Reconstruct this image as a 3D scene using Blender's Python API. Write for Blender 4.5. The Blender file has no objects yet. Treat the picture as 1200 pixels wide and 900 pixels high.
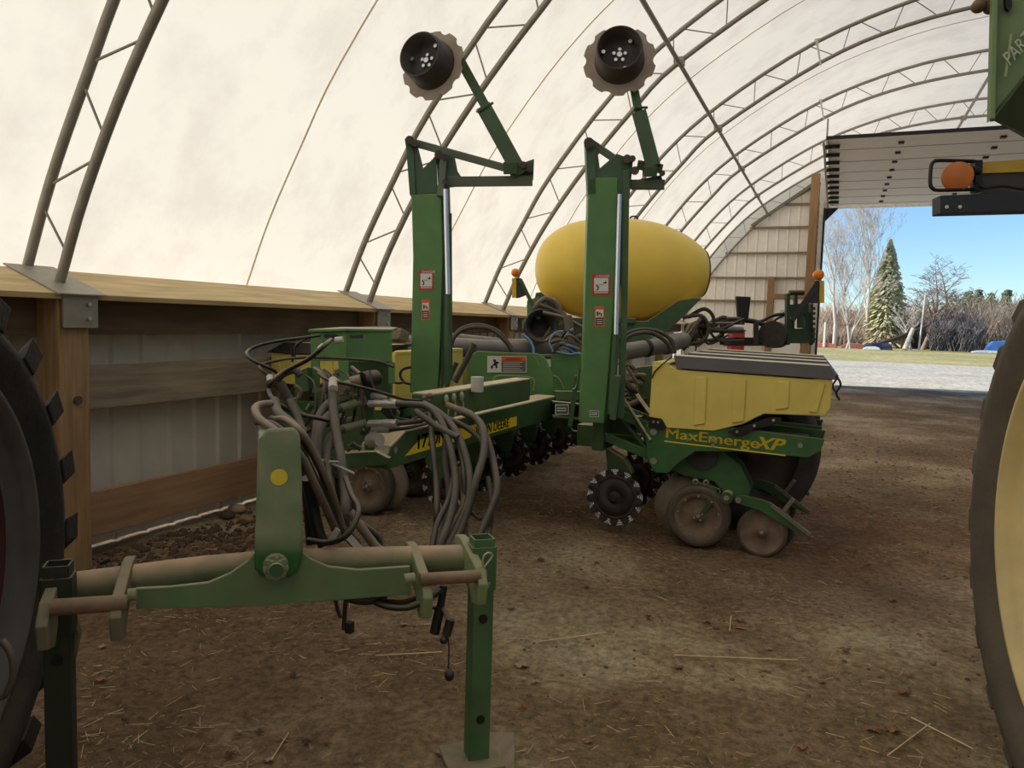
import bpy, bmesh, math, random
from mathutils import Vector, Matrix, noise
random.seed(7)
PI=math.pi
scene=bpy.context.scene
COL=scene.collection

# ---------------------------------------------------------------- camera model
FPX=900.0; CAMH=1.7
def cam_axes(vp=(980,388),roll=math.radians(1.7)):
    dx,dy=vp[0]-600,450-vp[1]
    c,s=math.cos(roll),math.sin(roll)
    ux,uy=dx*c-dy*s,dx*s+dy*c
    p=math.atan(uy/FPX); y=math.atan(ux/FPX*math.cos(p))
    F=Vector((-math.sin(y)*math.cos(p),math.cos(y)*math.cos(p),-math.sin(p)))
    R=Vector((math.cos(y),math.sin(y),0)); U=R.cross(F)
    return F,R*c+U*s,-R*s+U*c
CF,CR,CU=cam_axes()
CC=Vector((0,0,CAMH))
def ray(px,py): return CF+CR*((px-600)/FPX)+CU*((450-py)/FPX)
def D(px,py,d): return CC+ray(px,py)*d            # the point at view depth d
def AY(px,py,Y): r=ray(px,py); return CC+r*(Y/r.y)
def AX(px,py,X): r=ray(px,py); return CC+r*(X/r.x)
def AZ(px,py,Z=0): r=ray(px,py); return CC+r*((Z-CAMH)/r.z)
def PX(n,d): return n/FPX*d                      # size of n pixels at depth d

cam=bpy.data.cameras.new('camera'); camo=bpy.data.objects.new('camera',cam); COL.objects.link(camo)
M=Matrix((CR,CU,-CF)).transposed().to_4x4(); M.translation=CC
camo.matrix_world=M; cam.sensor_width=36; cam.lens=36*FPX/1200; cam.clip_end=2000
scene.camera=camo

# ---------------------------------------------------------------- materials
def S(r,g,b):
    f=lambda v:(v/255/12.92 if v/255<=.04045 else ((v/255+.055)/1.055)**2.4)
    return (f(r),f(g),f(b))
MATS={}
def mat(name,rgb,rough=.6,metal=0.0,var=.15,scale=6,dust=0.0,dcol=(150,132,105),bump=0.0,bscale=40,emit=0,stretch=None,side=.0,spec=.5,dlo=.15,dhi=.85):
    if name in MATS: return MATS[name]
    m=bpy.data.materials.new(name); m.use_nodes=True; nt=m.node_tree; N=nt.nodes; L=nt.links
    b=N['Principled BSDF']; c=S(*rgb)
    tc=N.new('ShaderNodeTexCoord'); src=tc.outputs['Object']
    if stretch:
        mp=N.new('ShaderNodeMapping'); mp.inputs['Scale'].default_value=stretch; L.new(src,mp.inputs[0]); src=mp.outputs[0]
    nz=N.new('ShaderNodeTexNoise'); nz.inputs['Scale'].default_value=scale; nz.inputs['Detail'].default_value=5; L.new(src,nz.inputs['Vector'])
    cr=N.new('ShaderNodeValToRGB'); cr.color_ramp.elements[0].position=.3; cr.color_ramp.elements[1].position=.7
    cr.color_ramp.elements[0].color=tuple(v*(1-var) for v in c)+(1,); cr.color_ramp.elements[1].color=tuple(min(1,v*(1+var)) for v in c)+(1,)
    L.new(nz.outputs['Fac'],cr.inputs[0]); out=cr.outputs[0]
    if dust>0:
        g=N.new('ShaderNodeNewGeometry'); sp=N.new('ShaderNodeSeparateXYZ'); L.new(g.outputs['Normal'],sp.inputs[0])
        mr=N.new('ShaderNodeMapRange'); mr.inputs[1].default_value=dlo; mr.inputs[2].default_value=dhi; mr.inputs[3].default_value=side; mr.inputs[4].default_value=dust
        L.new(sp.outputs['Z'],mr.inputs[0])
        n2=N.new('ShaderNodeTexNoise'); n2.inputs['Scale'].default_value=9; n2.inputs['Detail'].default_value=6; L.new(tc.outputs['Object'],n2.inputs['Vector'])
        m2=N.new('ShaderNodeMapRange'); m2.inputs[1].default_value=.3; m2.inputs[2].default_value=.6; m2.inputs[3].default_value=.45; m2.inputs[4].default_value=1
        L.new(n2.outputs['Fac'],m2.inputs[0])
        mu=N.new('ShaderNodeMath'); mu.operation='MULTIPLY'; L.new(mr.outputs[0],mu.inputs[0]); L.new(m2.outputs[0],mu.inputs[1])
        mx=N.new('ShaderNodeMix'); mx.data_type='RGBA'; L.new(mu.outputs[0],mx.inputs['Factor']); L.new(out,mx.inputs['A']); mx.inputs['B'].default_value=S(*dcol)+(1,)
        out=mx.outputs['Result']
    L.new(out,b.inputs['Base Color'])
    b.inputs['Roughness'].default_value=rough; b.inputs['Metallic'].default_value=metal
    b.inputs['Specular IOR Level'].default_value=spec
    if bump>0:
        n3=N.new('ShaderNodeTexNoise'); n3.inputs['Scale'].default_value=bscale; n3.inputs['Detail'].default_value=4; L.new(src,n3.inputs['Vector'])
        bp=N.new('ShaderNodeBump'); bp.inputs['Strength'].default_value=bump; bp.inputs['Distance'].default_value=.02; L.new(n3.outputs['Fac'],bp.inputs['Height']); L.new(bp.outputs[0],b.inputs['Normal'])
    if emit:
        b.inputs['Emission Color'].default_value=c+(1,); b.inputs['Emission Strength'].default_value=emit
    MATS[name]=m; return m
green=mat('green_paint',(80,128,68),.45,dust=.75,var=.12,side=.06)
green_dk=mat('green_paint_frame',(40,82,44),.5,dust=1.3,dcol=(206,186,150),var=.2,side=.05)
green_unit=mat('green_paint_unit',(48,98,52),.5,dust=.6,var=.18,side=.05)
green_dusty=mat('green_paint_dusty',(118,138,98),.7,dust=.8,var=.2,side=.15,scale=3)
yellow=mat('yellow_plastic',(222,202,104),.5,var=.08,scale=4,dust=.5,dcol=(190,176,130))
tank_y=mat('tank_yellow',(240,206,84),.42,var=.05,scale=2,dust=.25,dcol=(200,170,80))
yel_paint=mat('yellow_decal',(246,216,52),.5,var=.05)
rim_y=mat('rim_yellow',(220,200,142),.55,var=.14,scale=5,dust=.4)
lid_blk=mat('lid_black',(46,40,40),.55,dust=1.2,dcol=(206,194,166),var=.2,dlo=.9,dhi=.985)
rubber=mat('rubber',(56,52,48),.8,var=.25,scale=8,dust=.5,bump=.3)
rubber_d=mat('rubber_dusty',(88,78,66),.85,var=.25,scale=5,dust=.4,bump=.3,bscale=25)
hose=mat('hose_rubber',(54,48,42),.6,var=.4,scale=7,dust=.35,dcol=(140,128,108),side=.05)
hose_blk=mat('hose_black',(28,26,26),.5,var=.2,dust=.4)
hose_lt=mat('hose_dusty',(112,98,82),.75,var=.2,scale=8,dust=.7,dcol=(160,146,124))
steel=mat('galvanised_steel',(150,144,132),.55,.35,var=.1,scale=12)
coulter_edge_glint=mat('coulter_glint_steel',(225,228,235),.25,.85,var=.2)  # bright edge steel, also carries the flute highlights as colour
steel_b=mat('bright_steel',(205,205,208),.3,.9,var=.1)
chrome=mat('chrome_rod',(215,222,235),.15,1.0,var=.02)
iron=mat('dull_iron',(88,80,72),.6,.4,var=.25,dust=.4)
dusty_st=mat('dusty_steel_green',(112,112,90),.75,.1,var=.25,scale=8,dust=.8,dcol=(150,134,104),side=.2)
rust=mat('rusty_steel',(120,96,78),.8,.1,var=.3,scale=9,dust=.6)
mudmetal=mat('muddy_metal',(116,98,80),.85,var=.25,scale=12,dust=.3)
discmetal=mat('disc_brown',(70,60,54),.55,.3,var=.25,scale=9)
greydisc=mat('disc_grey_dusty',(142,130,116),.6,.2,var=.15,scale=7)
tan_disc=mat('marker_disc_tan',(160,146,130),.75,.1,var=.12,scale=9)
darkgrey=mat('dark_grey_plastic',(52,52,54),.6,var=.15,dust=.4)
pipe_grey=mat('grey_pipe',(98,96,96),.55,var=.15,dust=.8,dcol=(150,140,122))
white=mat('decal_white',(215,215,208),.5,var=.04)
red=mat('decal_red',(180,50,42),.5,var=.05)
orange_d=mat('decal_orange',(225,95,35),.5,var=.05)
black=mat('black_paint',(16,16,17),.5,var=.1)
blacktxt=mat('decal_black',(20,20,20),.6,var=.05)
amber=mat('amber_lens',(244,132,30),.3,var=.08,scale=20)
wood_top=mat('plank_weathered',(196,172,128),.8,var=.2,scale=3,stretch=(6,.6,6),bump=.2)
wood_dk=mat('plank_dark_brown',(104,88,70),.85,var=.2,scale=3,stretch=(6,.8,6))
wood_mid=mat('plank_grey_brown',(142,128,106),.85,var=.3,scale=3,stretch=(8,.7,8),bump=.2)
wood_low=mat('plank_tan',(158,124,92),.85,var=.18,scale=3,stretch=(8,.7,8),bump=.2)
wood_post=mat('post_pine',(150,120,84),.8,var=.28,scale=3,stretch=(9,9,.8),bump=.2)
wood_or=mat('post_orange_brown',(158,124,88),.8,var=.2,scale=3,stretch=(6,6,.6))
clad=mat('cladding_grey',(216,210,196),.45,.1,var=.05)
clad_lt=mat('cladding_offwhite',(244,238,226),.5,var=.05)
panel_w=mat('overhead_panel_white',(236,233,228),.5,var=.03)
door_w=mat('door_white',(250,246,234),.5,var=.03)
blue_t=mat('blue_tube',(120,160,200),.4,var=.1)
dirtcl=mat('dirt_clod',(84,66,48),.95,var=.35,scale=10,bump=.5)
straw_m=mat('straw',(222,198,152),.8,var=.25,scale=3)
leaf_m=mat('dry_leaf',(140,98,66),.8,var=.3,scale=6)
leaf_m2=mat('dry_leaf_pale',(160,134,104),.8,var=.3,scale=6)
bark_w=mat('bark_pale',(205,195,185),.8,var=.2,scale=.5)
bark_g=mat('bark_grey',(150,130,118),.85,var=.2,scale=.5)
spruce_m=mat('spruce_green',(206,202,160),.9,var=.3,scale=1)
brush_m=mat('brush_brown',(196,174,152),.9,var=.35,scale=.4)
brush_d=mat('brush_dark',(128,120,116),.9,var=.35,scale=.8)
far_m=mat('far_woods',(110,112,108),.95,var=.3,scale=.2)
fabric_rope=mat('seam_grey',(165,160,150),.8)

# ---------------------------------------------------------------- mesh building
OFF={}
class MB:
    def __init__(s): s.v=[]; s.f=[]; s.mi=[]; s.sm=[]; s.m=0; s.smooth=False
    def add(s,vs,fs,smooth=None):
        o=len(s.v); s.v+=[Vector(v) for v in vs]
        for f in fs: s.f.append(tuple(i+o for i in f)); s.mi.append(s.m); s.sm.append(s.smooth if smooth is None else smooth)
        return s
    def hexa(s,a): # 8 points bottom 0-3, top 4-7
        return s.add(a,[(3,2,1,0),(4,5,6,7),(0,1,5,4),(1,2,6,5),(2,3,7,6),(3,0,4,7)])
    def box(s,c,size,ax=None):
        c=Vector(c); X,Y,Z=ax if ax else (Vector((1,0,0)),Vector((0,1,0)),Vector((0,0,1)))
        hx,hy,hz=[q/2 for q in size]; P=[]
        for z in (-hz,hz):
            for x,y in ((-hx,-hy),(hx,-hy),(hx,hy),(-hx,hy)): P.append(c+X*x+Y*y+Z*z)
        return s.hexa(P)
    def bb(s,a,b):
        a=Vector(a); b=Vector(b); return s.box((a+b)/2,[abs(b[i]-a[i]) for i in range(3)])
    def bar(s,p,q,w,t,wd=None):  # rectangular bar p->q, w across (wd hint), t thick
        p=Vector(p); q=Vector(q); Z=(q-p).normalized()
        wd=Vector(wd) if wd is not None else Z.cross((p+q)/2-CC)
        Y=Z.cross(wd).normalized(); X=Y.cross(Z).normalized()
        return s.box((p+q)/2,(w,t,(q-p).length),(X,Y,Z))
    def prism(s,poly,vec):
        n=len(poly); vec=Vector(vec); poly=[Vector(p) for p in poly]
        nrm=Vector((0,0,0))
        for i in range(n): nrm+=poly[i].cross(poly[(i+1)%n])
        if nrm.dot(vec)>0: poly=poly[::-1]
        return s.add(poly+[p+vec for p in poly],[tuple(range(n)),tuple(range(2*n-1,n-1,-1))]+[((i+1)%n,i,i+n,(i+1)%n+n) for i in range(n)],False)
    def frame(s,ax):
        Z=Vector(ax).normalized(); h=Vector((0,0,1)) if abs(Z.z)<.9 else Vector((1,0,0))
        X=h.cross(Z).normalized(); return X,Z.cross(X),Z
    def lathe(s,o,ax,prof,n=24,smooth=True,wave=None):  # prof: (t along axis, r)
        o=Vector(o); X,Y,Z=s.frame(ax); vs=[]; fs=[]; k=len(prof)
        for i in range(n):
            a=2*PI*i/n
            for j,(t,r) in enumerate(prof):
                rr=r; tt=t
                if wave: tt,rr=wave(a,t,r,j)
                vs.append(o+Z*tt+(X*math.cos(a)+Y*math.sin(a))*rr)
        for i in range(n):
            i2=(i+1)%n
            for j in range(k-1): fs.append((i*k+j,i2*k+j,i2*k+j+1,i*k+j+1))
        return s.add(vs,fs,smooth)
    def cyl(s,p,q,r,r2=None,n=14,smooth=True):
        p=Vector(p); q=Vector(q); r2=r if r2 is None else r2; L=(q-p).length
        X,Y,Z=s.frame(q-p); vs=[]
        for i in range(n):
            a=2*PI*i/n; d=X*math.cos(a)+Y*math.sin(a); vs+=[p+d*r,q+d*r2]
        s.add(vs,[(2*i,2*((i+1)%n),2*((i+1)%n)+1,2*i+1) for i in range(n)],smooth)
        s.add(vs,[tuple(2*i for i in range(n))[::-1],tuple(2*i+1 for i in range(n))],False); return s
    def disc(s,o,ax,r,t,n=28): o=Vector(o); a=Vector(ax).normalized(); return s.cyl(o-a*t/2,o+a*t/2,r,n=n)
    def sweep(s,pts,r,n=8,sub=5,cap=True):
        P=cr_pts(pts,sub) if sub>1 else [Vector(p) for p in pts]
        P=[p for i,p in enumerate(P) if i==0 or (p-P[i-1]).length>1e-6]
        T=[(P[min(i+1,len(P)-1)]-P[max(i-1,0)]).normalized() for i in range(len(P))]
        X=s.frame(T[0])[0]; vs=[]; fs=[]
        for i,p in enumerate(P):
            X=(X-T[i]*X.dot(T[i])).normalized(); Y=T[i].cross(X)
            rr=r(i/(len(P)-1)) if callable(r) else r
            for j in range(n):
                a=2*PI*j/n; vs.append(p+(X*math.cos(a)+Y*math.sin(a))*rr)
        for i in range(len(P)-1):
            for j in range(n): fs.append((i*n+j,i*n+(j+1)%n,(i+1)*n+(j+1)%n,(i+1)*n+j))
        s.add(vs,fs,True)
        if cap: 
            m=len(P)-1; s.add(vs[:n]+vs[m*n:],[tuple(range(n))[::-1],tuple(range(n,2*n))],False)
        return s
    def ball(s,c,r,n=12,k=8,sc=(1,1,1),R=None):
        c=Vector(c); vs=[]; fs=[]
        for i in range(k+1):
            t=PI*i/k
            for j in range(n):
                a=2*PI*j/n; v=Vector((math.sin(t)*math.cos(a)*r*sc[0],math.sin(t)*math.sin(a)*r*sc[1],math.cos(t)*r*sc[2]))
                vs.append(c+(R@v if R else v))
        for i in range(k):
            for j in range(n): fs.append((i*n+j,(i+1)*n+j,(i+1)*n+(j+1)%n,i*n+(j+1)%n))
        return s.add(vs,fs,True)
    def split(s,name,mats,parent=None,bevel=0):
        # one object for every connected piece
        key={}; par=list(range(len(s.v)))
        def fd(i):
            while par[i]!=i: par[i]=par[par[i]]; i=par[i]
            return i
        for i,v in enumerate(s.v):
            k=(round(v.x,5),round(v.y,5),round(v.z,5))
            if k in key: par[fd(i)]=fd(key[k])
            else: key[k]=i
        for f in s.f:
            for i in f[1:]: par[fd(i)]=fd(f[0])
        gr={}
        for n,f in enumerate(s.f): gr.setdefault(fd(f[0]),[]).append(n)
        out=[]
        for fs in gr.values():
            b=MB(); mp={}
            for n in fs:
                for i in s.f[n]:
                    if i not in mp: mp[i]=len(b.v); b.v.append(s.v[i])
                b.f.append(tuple(mp[i] for i in s.f[n])); b.mi.append(s.mi[n]); b.sm.append(s.sm[n])
            out.append(b.build(name,mats,parent,bevel))
        return out
    def build(s,name,mats,parent=None,bevel=0,label=None):
        me=bpy.data.meshes.new(name); off=OFF.get(parent.name,Vector((0,0,0))) if parent else Vector((0,0,0))
        if parent is None:
            # origin at the base centre of the geometry
            lo=[min(v[i] for v in s.v) for i in range(3)]; hi=[max(v[i] for v in s.v) for i in range(3)]
            off=Vector(((lo[0]+hi[0])/2,(lo[1]+hi[1])/2,lo[2]))
        me.from_pydata([v-off for v in s.v],[],s.f)
        if not isinstance(mats,(list,tuple)): mats=[mats]
        for m in mats: me.materials.append(m)
        me.polygons.foreach_set('material_index',s.mi); me.polygons.foreach_set('use_smooth',s.sm)
        me.update(); me.validate()
        o=bpy.data.objects.new(name,me); COL.objects.link(o)
        if parent: o.parent=parent; OFF[o.name]=off
        else: o.location=off; OFF[o.name]=off
        if bevel:
            b=o.modifiers.new('bevel','BEVEL'); b.width=bevel; b.segments=2; b.limit_method='ANGLE'; b.angle_limit=math.radians(40)
            b.harden_normals=False
        if label: o['label']=label
        return o
def cr_pts(pts,sub):
    P=[Vector(p) for p in pts]
    if len(P)<3: return P
    Q=[2*P[0]-P[1]]+P+[2*P[-1]-P[-2]]; out=[]
    for i in range(1,len(Q)-2):
        a,b,c,d=Q[i-1:i+3]
        for k in range(sub):
            t=k/sub; out.append(.5*((2*b)+(c-a)*t+(2*a-5*b+4*c-d)*t*t+(3*b-a-3*c+d)*t**3))
    out.append(P[-1]); return out
def tag(o,label=None,cat=None,group=None,kind=None):
    if label: o['label']=label
    if cat: o['category']=cat
    if group: o['group']=group
    if kind: o['kind']=kind
    return o
def empty(name,loc,parent=None,rz=0):
    o=bpy.data.objects.new(name,None); COL.objects.link(o); o.empty_display_size=.1
    loc=Vector(loc)
    if parent: o.parent=parent; o.location=loc-OFF[parent.name]
    else: o.location=loc
    o.rotation_euler=(0,0,rz); OFF[o.name]=loc; return o
def copy_tree(o,parent=None):
    c=o.copy(); COL.objects.link(c); c.parent=parent
    for ch in o.children: copy_tree(ch,c)
    return c
def text(name,s,o,right,up,h,m,parent,spacing=1.0,xs=1.0,ext=.001,off=.0,shear=0,label=None,bold=0):
    cu=bpy.data.curves.new(name,'FONT'); cu.body=s; cu.size=1; cu.extrude=ext/h; cu.offset=off; cu.shear=shear; cu.space_character=spacing; cu.resolution_u=3
    t=bpy.data.objects.new(name,cu); COL.objects.link(t)
    dg=bpy.context.evaluated_depsgraph_get(); me=bpy.data.meshes.new_from_object(t.evaluated_get(dg)); bpy.data.objects.remove(t)
    if bold:
        bm=bmesh.new()
        for sx,sy in ((-bold,0),(0,0),(bold,0),(0,bold*.7),(bold,bold*.7)):
            m2=me.copy(); m2.transform(Matrix.Translation((sx,sy,0))); bm.from_mesh(m2)
        me=bpy.data.meshes.new(name); bm.to_mesh(me); bm.free()
    R=Vector(right).normalized(); U=(Vector(up)-R*Vector(up).dot(R)).normalized(); Nn=R.cross(U)
    Mx=Matrix((R*xs*h,U*h,Nn*h)).transposed().to_4x4(); Mx.translation=Vector(o)-(OFF[parent.name] if parent else Vector())
    me.transform(Mx); me.materials.clear(); me.materials.append(m)
    ob=bpy.data.objects.new(name,me); COL.objects.link(ob)
    if parent: ob.parent=parent; OFF[ob.name]=OFF[parent.name]
    if label: ob['label']=label
    return ob
def nz(v,s=1.0): return noise.noise(Vector(v)*s)
SUN_E=5.2; SKY_K=.16; EXPO=0.0
# ================================================================= LIGHT AND SKY
w=bpy.data.worlds.new('world'); scene.world=w; w.use_nodes=True
wn=w.node_tree.nodes; wl=w.node_tree.links
sky=wn.new('ShaderNodeTexSky'); sky.sky_type='NISHITA'; sky.sun_disc=False; sky.sun_elevation=math.radians(32); sky.sun_rotation=math.radians(-100); sky.air_density=1.0; sky.dust_density=.1; sky.ozone_density=3
hs=wn.new('ShaderNodeMix'); hs.data_type='RGBA'; hs.blend_type='MULTIPLY'; hs.inputs['Factor'].default_value=1; hs.inputs['B'].default_value=(.80,.97,1.15,1); wl.new(sky.outputs[0],hs.inputs['A']); wl.new(hs.outputs['Result'],wn['Background'].inputs[0]); wn['Background'].inputs[1].default_value=SKY_K
sun=bpy.data.lights.new('sun','SUN'); sun.energy=SUN_E; sun.angle=math.radians(.6); sun.color=(1,.93,.82)
suno=bpy.data.objects.new('sun',sun); COL.objects.link(suno)
el=math.radians(32); az=math.radians(200)   # direction towards the sun in the ground plane
sd=Vector((math.cos(az)*math.cos(el),math.sin(az)*math.cos(el),math.sin(el)))
suno.rotation_euler=sd.to_track_quat('Z','Y').to_euler(); suno.location=(-20,-3,14)
vs_=scene.view_settings; vs_.view_transform='Standard'; vs_.look='None'; vs_.exposure=EXPO; vs_.gamma=1; vs_.use_curve_mapping=False
scene.cycles.use_denoising=True
scene.cycles.max_bounces=10; scene.cycles.diffuse_bounces=6; scene.cycles.transmission_bounces=6; scene.cycles.sample_clamp_indirect=8

# ================================================================= THE BUILDING
XC=3.2
OUTER=[(-4.9,1.9),(-4.64,2.5),(-4.3,3.12),(-3.9,3.78),(-3.05,4.82),(-2.1,5.62),(-.6,6.5),(.95,7.03),(2.3,7.24),(3.2,7.28)]
INNER=[(-4.58,1.85),(-4.33,2.42),(-3.93,3.12),(-3.4,3.85),(-2.75,4.6),(-2.12,5.2),(-.5,6.17),(.75,6.62),(2.1,6.84),(3.2,6.88)]
def mirror(L): return L+[(2*XC-x,z) for x,z in L[-2::-1]]
OUT=mirror(OUTER); INN=mirror(INNER)
def prof(L,sub=4): return [(p.x,p.z) for p in cr_pts([(x,0,z) for x,z in L],sub)]
OUTS=prof(OUT); INNS=prof(INN)
def at_len(P,fr):
    ln=[0]
    for i in range(1,len(P)): ln.append(ln[-1]+math.dist(P[i],P[i-1]))
    t=fr*ln[-1]
    for i in range(1,len(P)):
        if ln[i]>=t:
            k=(t-ln[i-1])/(ln[i]-ln[i-1]); return (P[i-1][0]*(1-k)+P[i][0]*k,P[i-1][1]*(1-k)+P[i][1]*k)
    return P[-1]
# fabric roof: a translucent white sheet
fm=bpy.data.materials.new('roof_fabric'); fm.use_nodes=True; nt=fm.node_tree; N=nt.nodes; L=nt.links
for n in list(N): N.remove(n)
mo=N.new('ShaderNodeOutputMaterial'); ad=N.new('ShaderNodeMixShader'); df=N.new('ShaderNodeBsdfDiffuse'); tr=N.new('ShaderNodeBsdfTranslucent')
tc=N.new('ShaderNodeTexCoord'); n1=N.new('ShaderNodeTexNoise'); n1.inputs['Scale'].default_value=1.6; n1.inputs['Detail'].default_value=7; n1.inputs['Roughness'].default_value=.65
L.new(tc.outputs['Object'],n1.inputs['Vector']); cr=N.new('ShaderNodeValToRGB'); cr.color_ramp.elements[0].position=.36; cr.color_ramp.elements[1].position=.54
cr.color_ramp.elements[0].color=S(230,220,202)+(1,); cr.color_ramp.elements[1].color=S(241,232,213)+(1,)
L.new(n1.outputs['Fac'],cr.inputs[0]); L.new(cr.outputs[0],df.inputs[0]); L.new(cr.outputs[0],tr.inputs[0]); ad.inputs[0].default_value=.5
L.new(df.outputs[0],ad.inputs[1]); L.new(tr.outputs[0],ad.inputs[2]); L.new(ad.outputs[0],mo.inputs[0])
def offs(P,d):
    o=[]
    for i,(x,z) in enumerate(P):
        a=P[max(i-1,0)]; b=P[min(i+1,len(P)-1)]; tx,tz=b[0]-a[0],b[1]-a[1]; l=math.hypot(tx,tz); o.append((x-tz/l*d,z+tx/l*d))
    return o
FP=offs(OUTS,.06); FP=[(FP[0][0]-.01,1.79)]+FP+[(FP[-1][0]+.01,1.79)]
ys=[-7+i*.9 for i in range(36)]+[25.35]
b=MB(); vs=[(x,y,z) for y in ys for x,z in FP]; k=len(FP)
b.add(vs,[(i*k+j,i*k+j+1,(i+1)*k+j+1,(i+1)*k+j) for i in range(len(ys)-1) for j in range(k-1)],True)
tag(b.build('ceiling',fm),'arched white fabric roof skin glowing with daylight over the steel trusses','roof',kind='structure')

# trusses
TY=[-.2,3.42,6.95,10.5,14.15,17.8,21.45,25.0]
def make_truss():
    r=empty('roof_truss',(XC,0,0))
    b=MB(); b.sweep([(x,0,z) for x,z in OUTS],.032,10,1); b.build('outer_chord',steel,r)
    b=MB(); b.sweep([(x,0,z) for x,z in INNS],.032,10,1); b.build('inner_chord',steel,r)
    b=MB(); nseg=50; P=[]
    for i in range(nseg+1):
        fr=(i+.35)/(nseg+.7); x,z=at_len(OUTS if i%2==1 else INNS,fr)
        x0,z0=at_len(OUTS if i%2==1 else INNS,max(0,fr-.0035)); x1,z1=at_len(OUTS if i%2==1 else INNS,min(1,fr+.0035))
        P+=[(x0,.0,z0),(x1,.0,z1)]
    b.sweep(P,.0085,6,1); b.build('web_rod',steel,r)
    for s in (0,1):
        f=(lambda x:x) if not s else (lambda x:2*XC-x)
        b=MB(); b.prism([(f(x),-.17,z) for x,z in ((-4.36,1.783),(-4.36,1.792),(-4.86,1.974),(-4.86,1.964))],(0,.34,0))
        b.bb((f(-4.40),-.12,1.58),(f(-4.385),.12,1.79)); b.m=1
        for zz in (1.73,1.64): b.cyl((f(-4.40),.05,zz),(f(-4.365),.05,zz),.014,n=8)
        b.build('foot_bracket',[steel,steel_b],r)
    return r
tr0=make_truss()
TL=['arched steel roof truss behind the viewer','arched steel truss nearest the camera, standing on the wall beside the tractor tyre',
 'arched steel truss landing on the wall behind the left marker arm','arched steel truss landing on the wall left of the tank, behind the right marker disc',
 'arched steel truss third before the overhead door, behind the yellow tank','arched steel truss that crosses above the near edge of the raised overhead door',
 'arched steel truss just short of the end wall','arched steel truss set against the sheeted end wall']
for i,y in enumerate(TY):
    if i==0: continue
    o=tr0 if i==1 else copy_tree(tr0); o.location.y=y; tag(o,TL[i],'roof truss','arched roof trusses')
# purlins and bracing
b=MB(); b.cyl((-2.12,4.6,5.17),(-2.12,25,5.17),.03)
b.m=1
for y in TY[2:]: b.box((-2.12,y,5.2),(.12,.1,.1))
tag(b.build('roof_purlin',[steel,steel]),'long steel purlin with clamps running under the left side of the roof','purlin','long roof purlins')
b=MB(); b.cyl((2.5,10,6.83),(2.5,25,6.83),.03); b.m=1
for y in TY[4:]: b.box((2.5,y,6.86),(.12,.1,.1))
tag(b.build('roof_purlin',[steel,steel]),'steel purlin near the roof peak above the raised overhead door','purlin','long roof purlins')
for i,y in enumerate((5.5,8.7,12.3,16.0)):
    b=MB(); b.sweep([(x,y,z) for x,z in offs(OUTS,.045)],.008,6,1)
    tag(b.build('fabric_rope',fm),['grey rope seam up the fabric roof between the two nearest trusses','grey rope seam up the fabric roof between the marker arms','grey rope seam up the fabric roof beyond the right marker disc','grey rope seam up the fabric roof above the end wall gable'][i],'rope','rope seams in the roof skin')
for i,(y,) in enumerate(((14.15,),(17.8,))):
    b=MB(); b.cyl((-.58,y,6.55),(-.58,y,6.45),.05,.02); b.cyl((-.58,y,6.5),(-.5,y-.02,6.12),.016)
    tag(b.build('truss_strap',white),['white strap tying the fabric to the truss above the tank','white strap tying the fabric to the truss over the door track'][i],'strap','white straps on the trusses')

# side walls
def side_wall(name,sx,lab):
    X=lambda x: x if sx<0 else 2*XC-x
    b=MB(); pts=[]; y=-7.0
    while y<25:
        pts+=[(y,0),(y+.02,.022),(y+.045,.022),(y+.065,0)]; y+=.262
    pts.append((25,0)); vs=[]; 
    for yy,d in pts: vs+=[(X(-4.86+d),yy,.002),(X(-4.86+d),yy,1.90)]
    b.add(vs,[(2*i,2*i+2,2*i+3,2*i+1) for i in range(len(pts)-1)],False)
    o=b.build(name,clad); so=o.modifiers.new('t','SOLIDIFY'); so.thickness=.004; tag(o,lab,'wall',kind='structure')
side_wall('wall_left',-1,'ribbed grey metal siding of the left side wall behind the wooden girts')
side_wall('wall_right',1,'ribbed grey metal siding of the right side wall')
def board(name,a,c,m,lab,bev=.004):
    b=MB(); b.bb(a,c); tag(b.build(name,m,bevel=bev),lab,'board',kind='structure')
def tilt_board(name,X,m,lab):
    b=MB(); b.prism([(X(x),-7,z) for x,z in ((-4.40,1.755),(-4.39,1.792),(-4.83,1.952),(-4.84,1.915))],(0,32,0)); tag(b.build(name,m,bevel=.004),lab,'board',kind='structure')
for sx,side in ((-1,'left'),(1,'right')):
    X=lambda x: x if sx<0 else 2*XC-x
    tilt_board('trim_%d'%(1 if sx<0 else 11),X,wood_top,'weathered pale plank sloping along the top of the %s wall'%side)
    board('trim_%d'%(2 if sx<0 else 12),(X(-4.66),-7,1.53),(X(-4.62),25,1.80),wood_dk,'dark brown header board under the %s wall plank'%side)
    board('trim_%d'%(3 if sx<0 else 13),(X(-4.66),-7,1.02),(X(-4.62),25,1.32),wood_mid,'grey weathered middle girt board on the %s wall'%side)
    board('trim_%d'%(4 if sx<0 else 14),(X(-4.66),-7,.14),(X(-4.62),25,.45),wood_low,'tan lowest board along the foot of the %s wall'%side)
for i,y in enumerate(TY[1:7]):
    b=MB(); b.bb((-4.62,y-.13,0),(-4.42,y+.08,1.79))
    if i==0:
        b.m=1; b.cyl((-4.44,y-.01,1.12),(-4.405,y-.01,1.12),.028,n=12)
    tag(b.build('wall_post',[wood_post,iron],bevel=.006),['knotty pine wall post behind the tractor tyre, with a rusty bolt','pine wall post behind the green hydraulic box','pine wall post under the truss left of the tank','pine wall post behind the yellow tank','pine wall post fifth along the left wall','pine wall post nearest the end wall'][i],'post','posts of the left wall',kind='structure')

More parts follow.
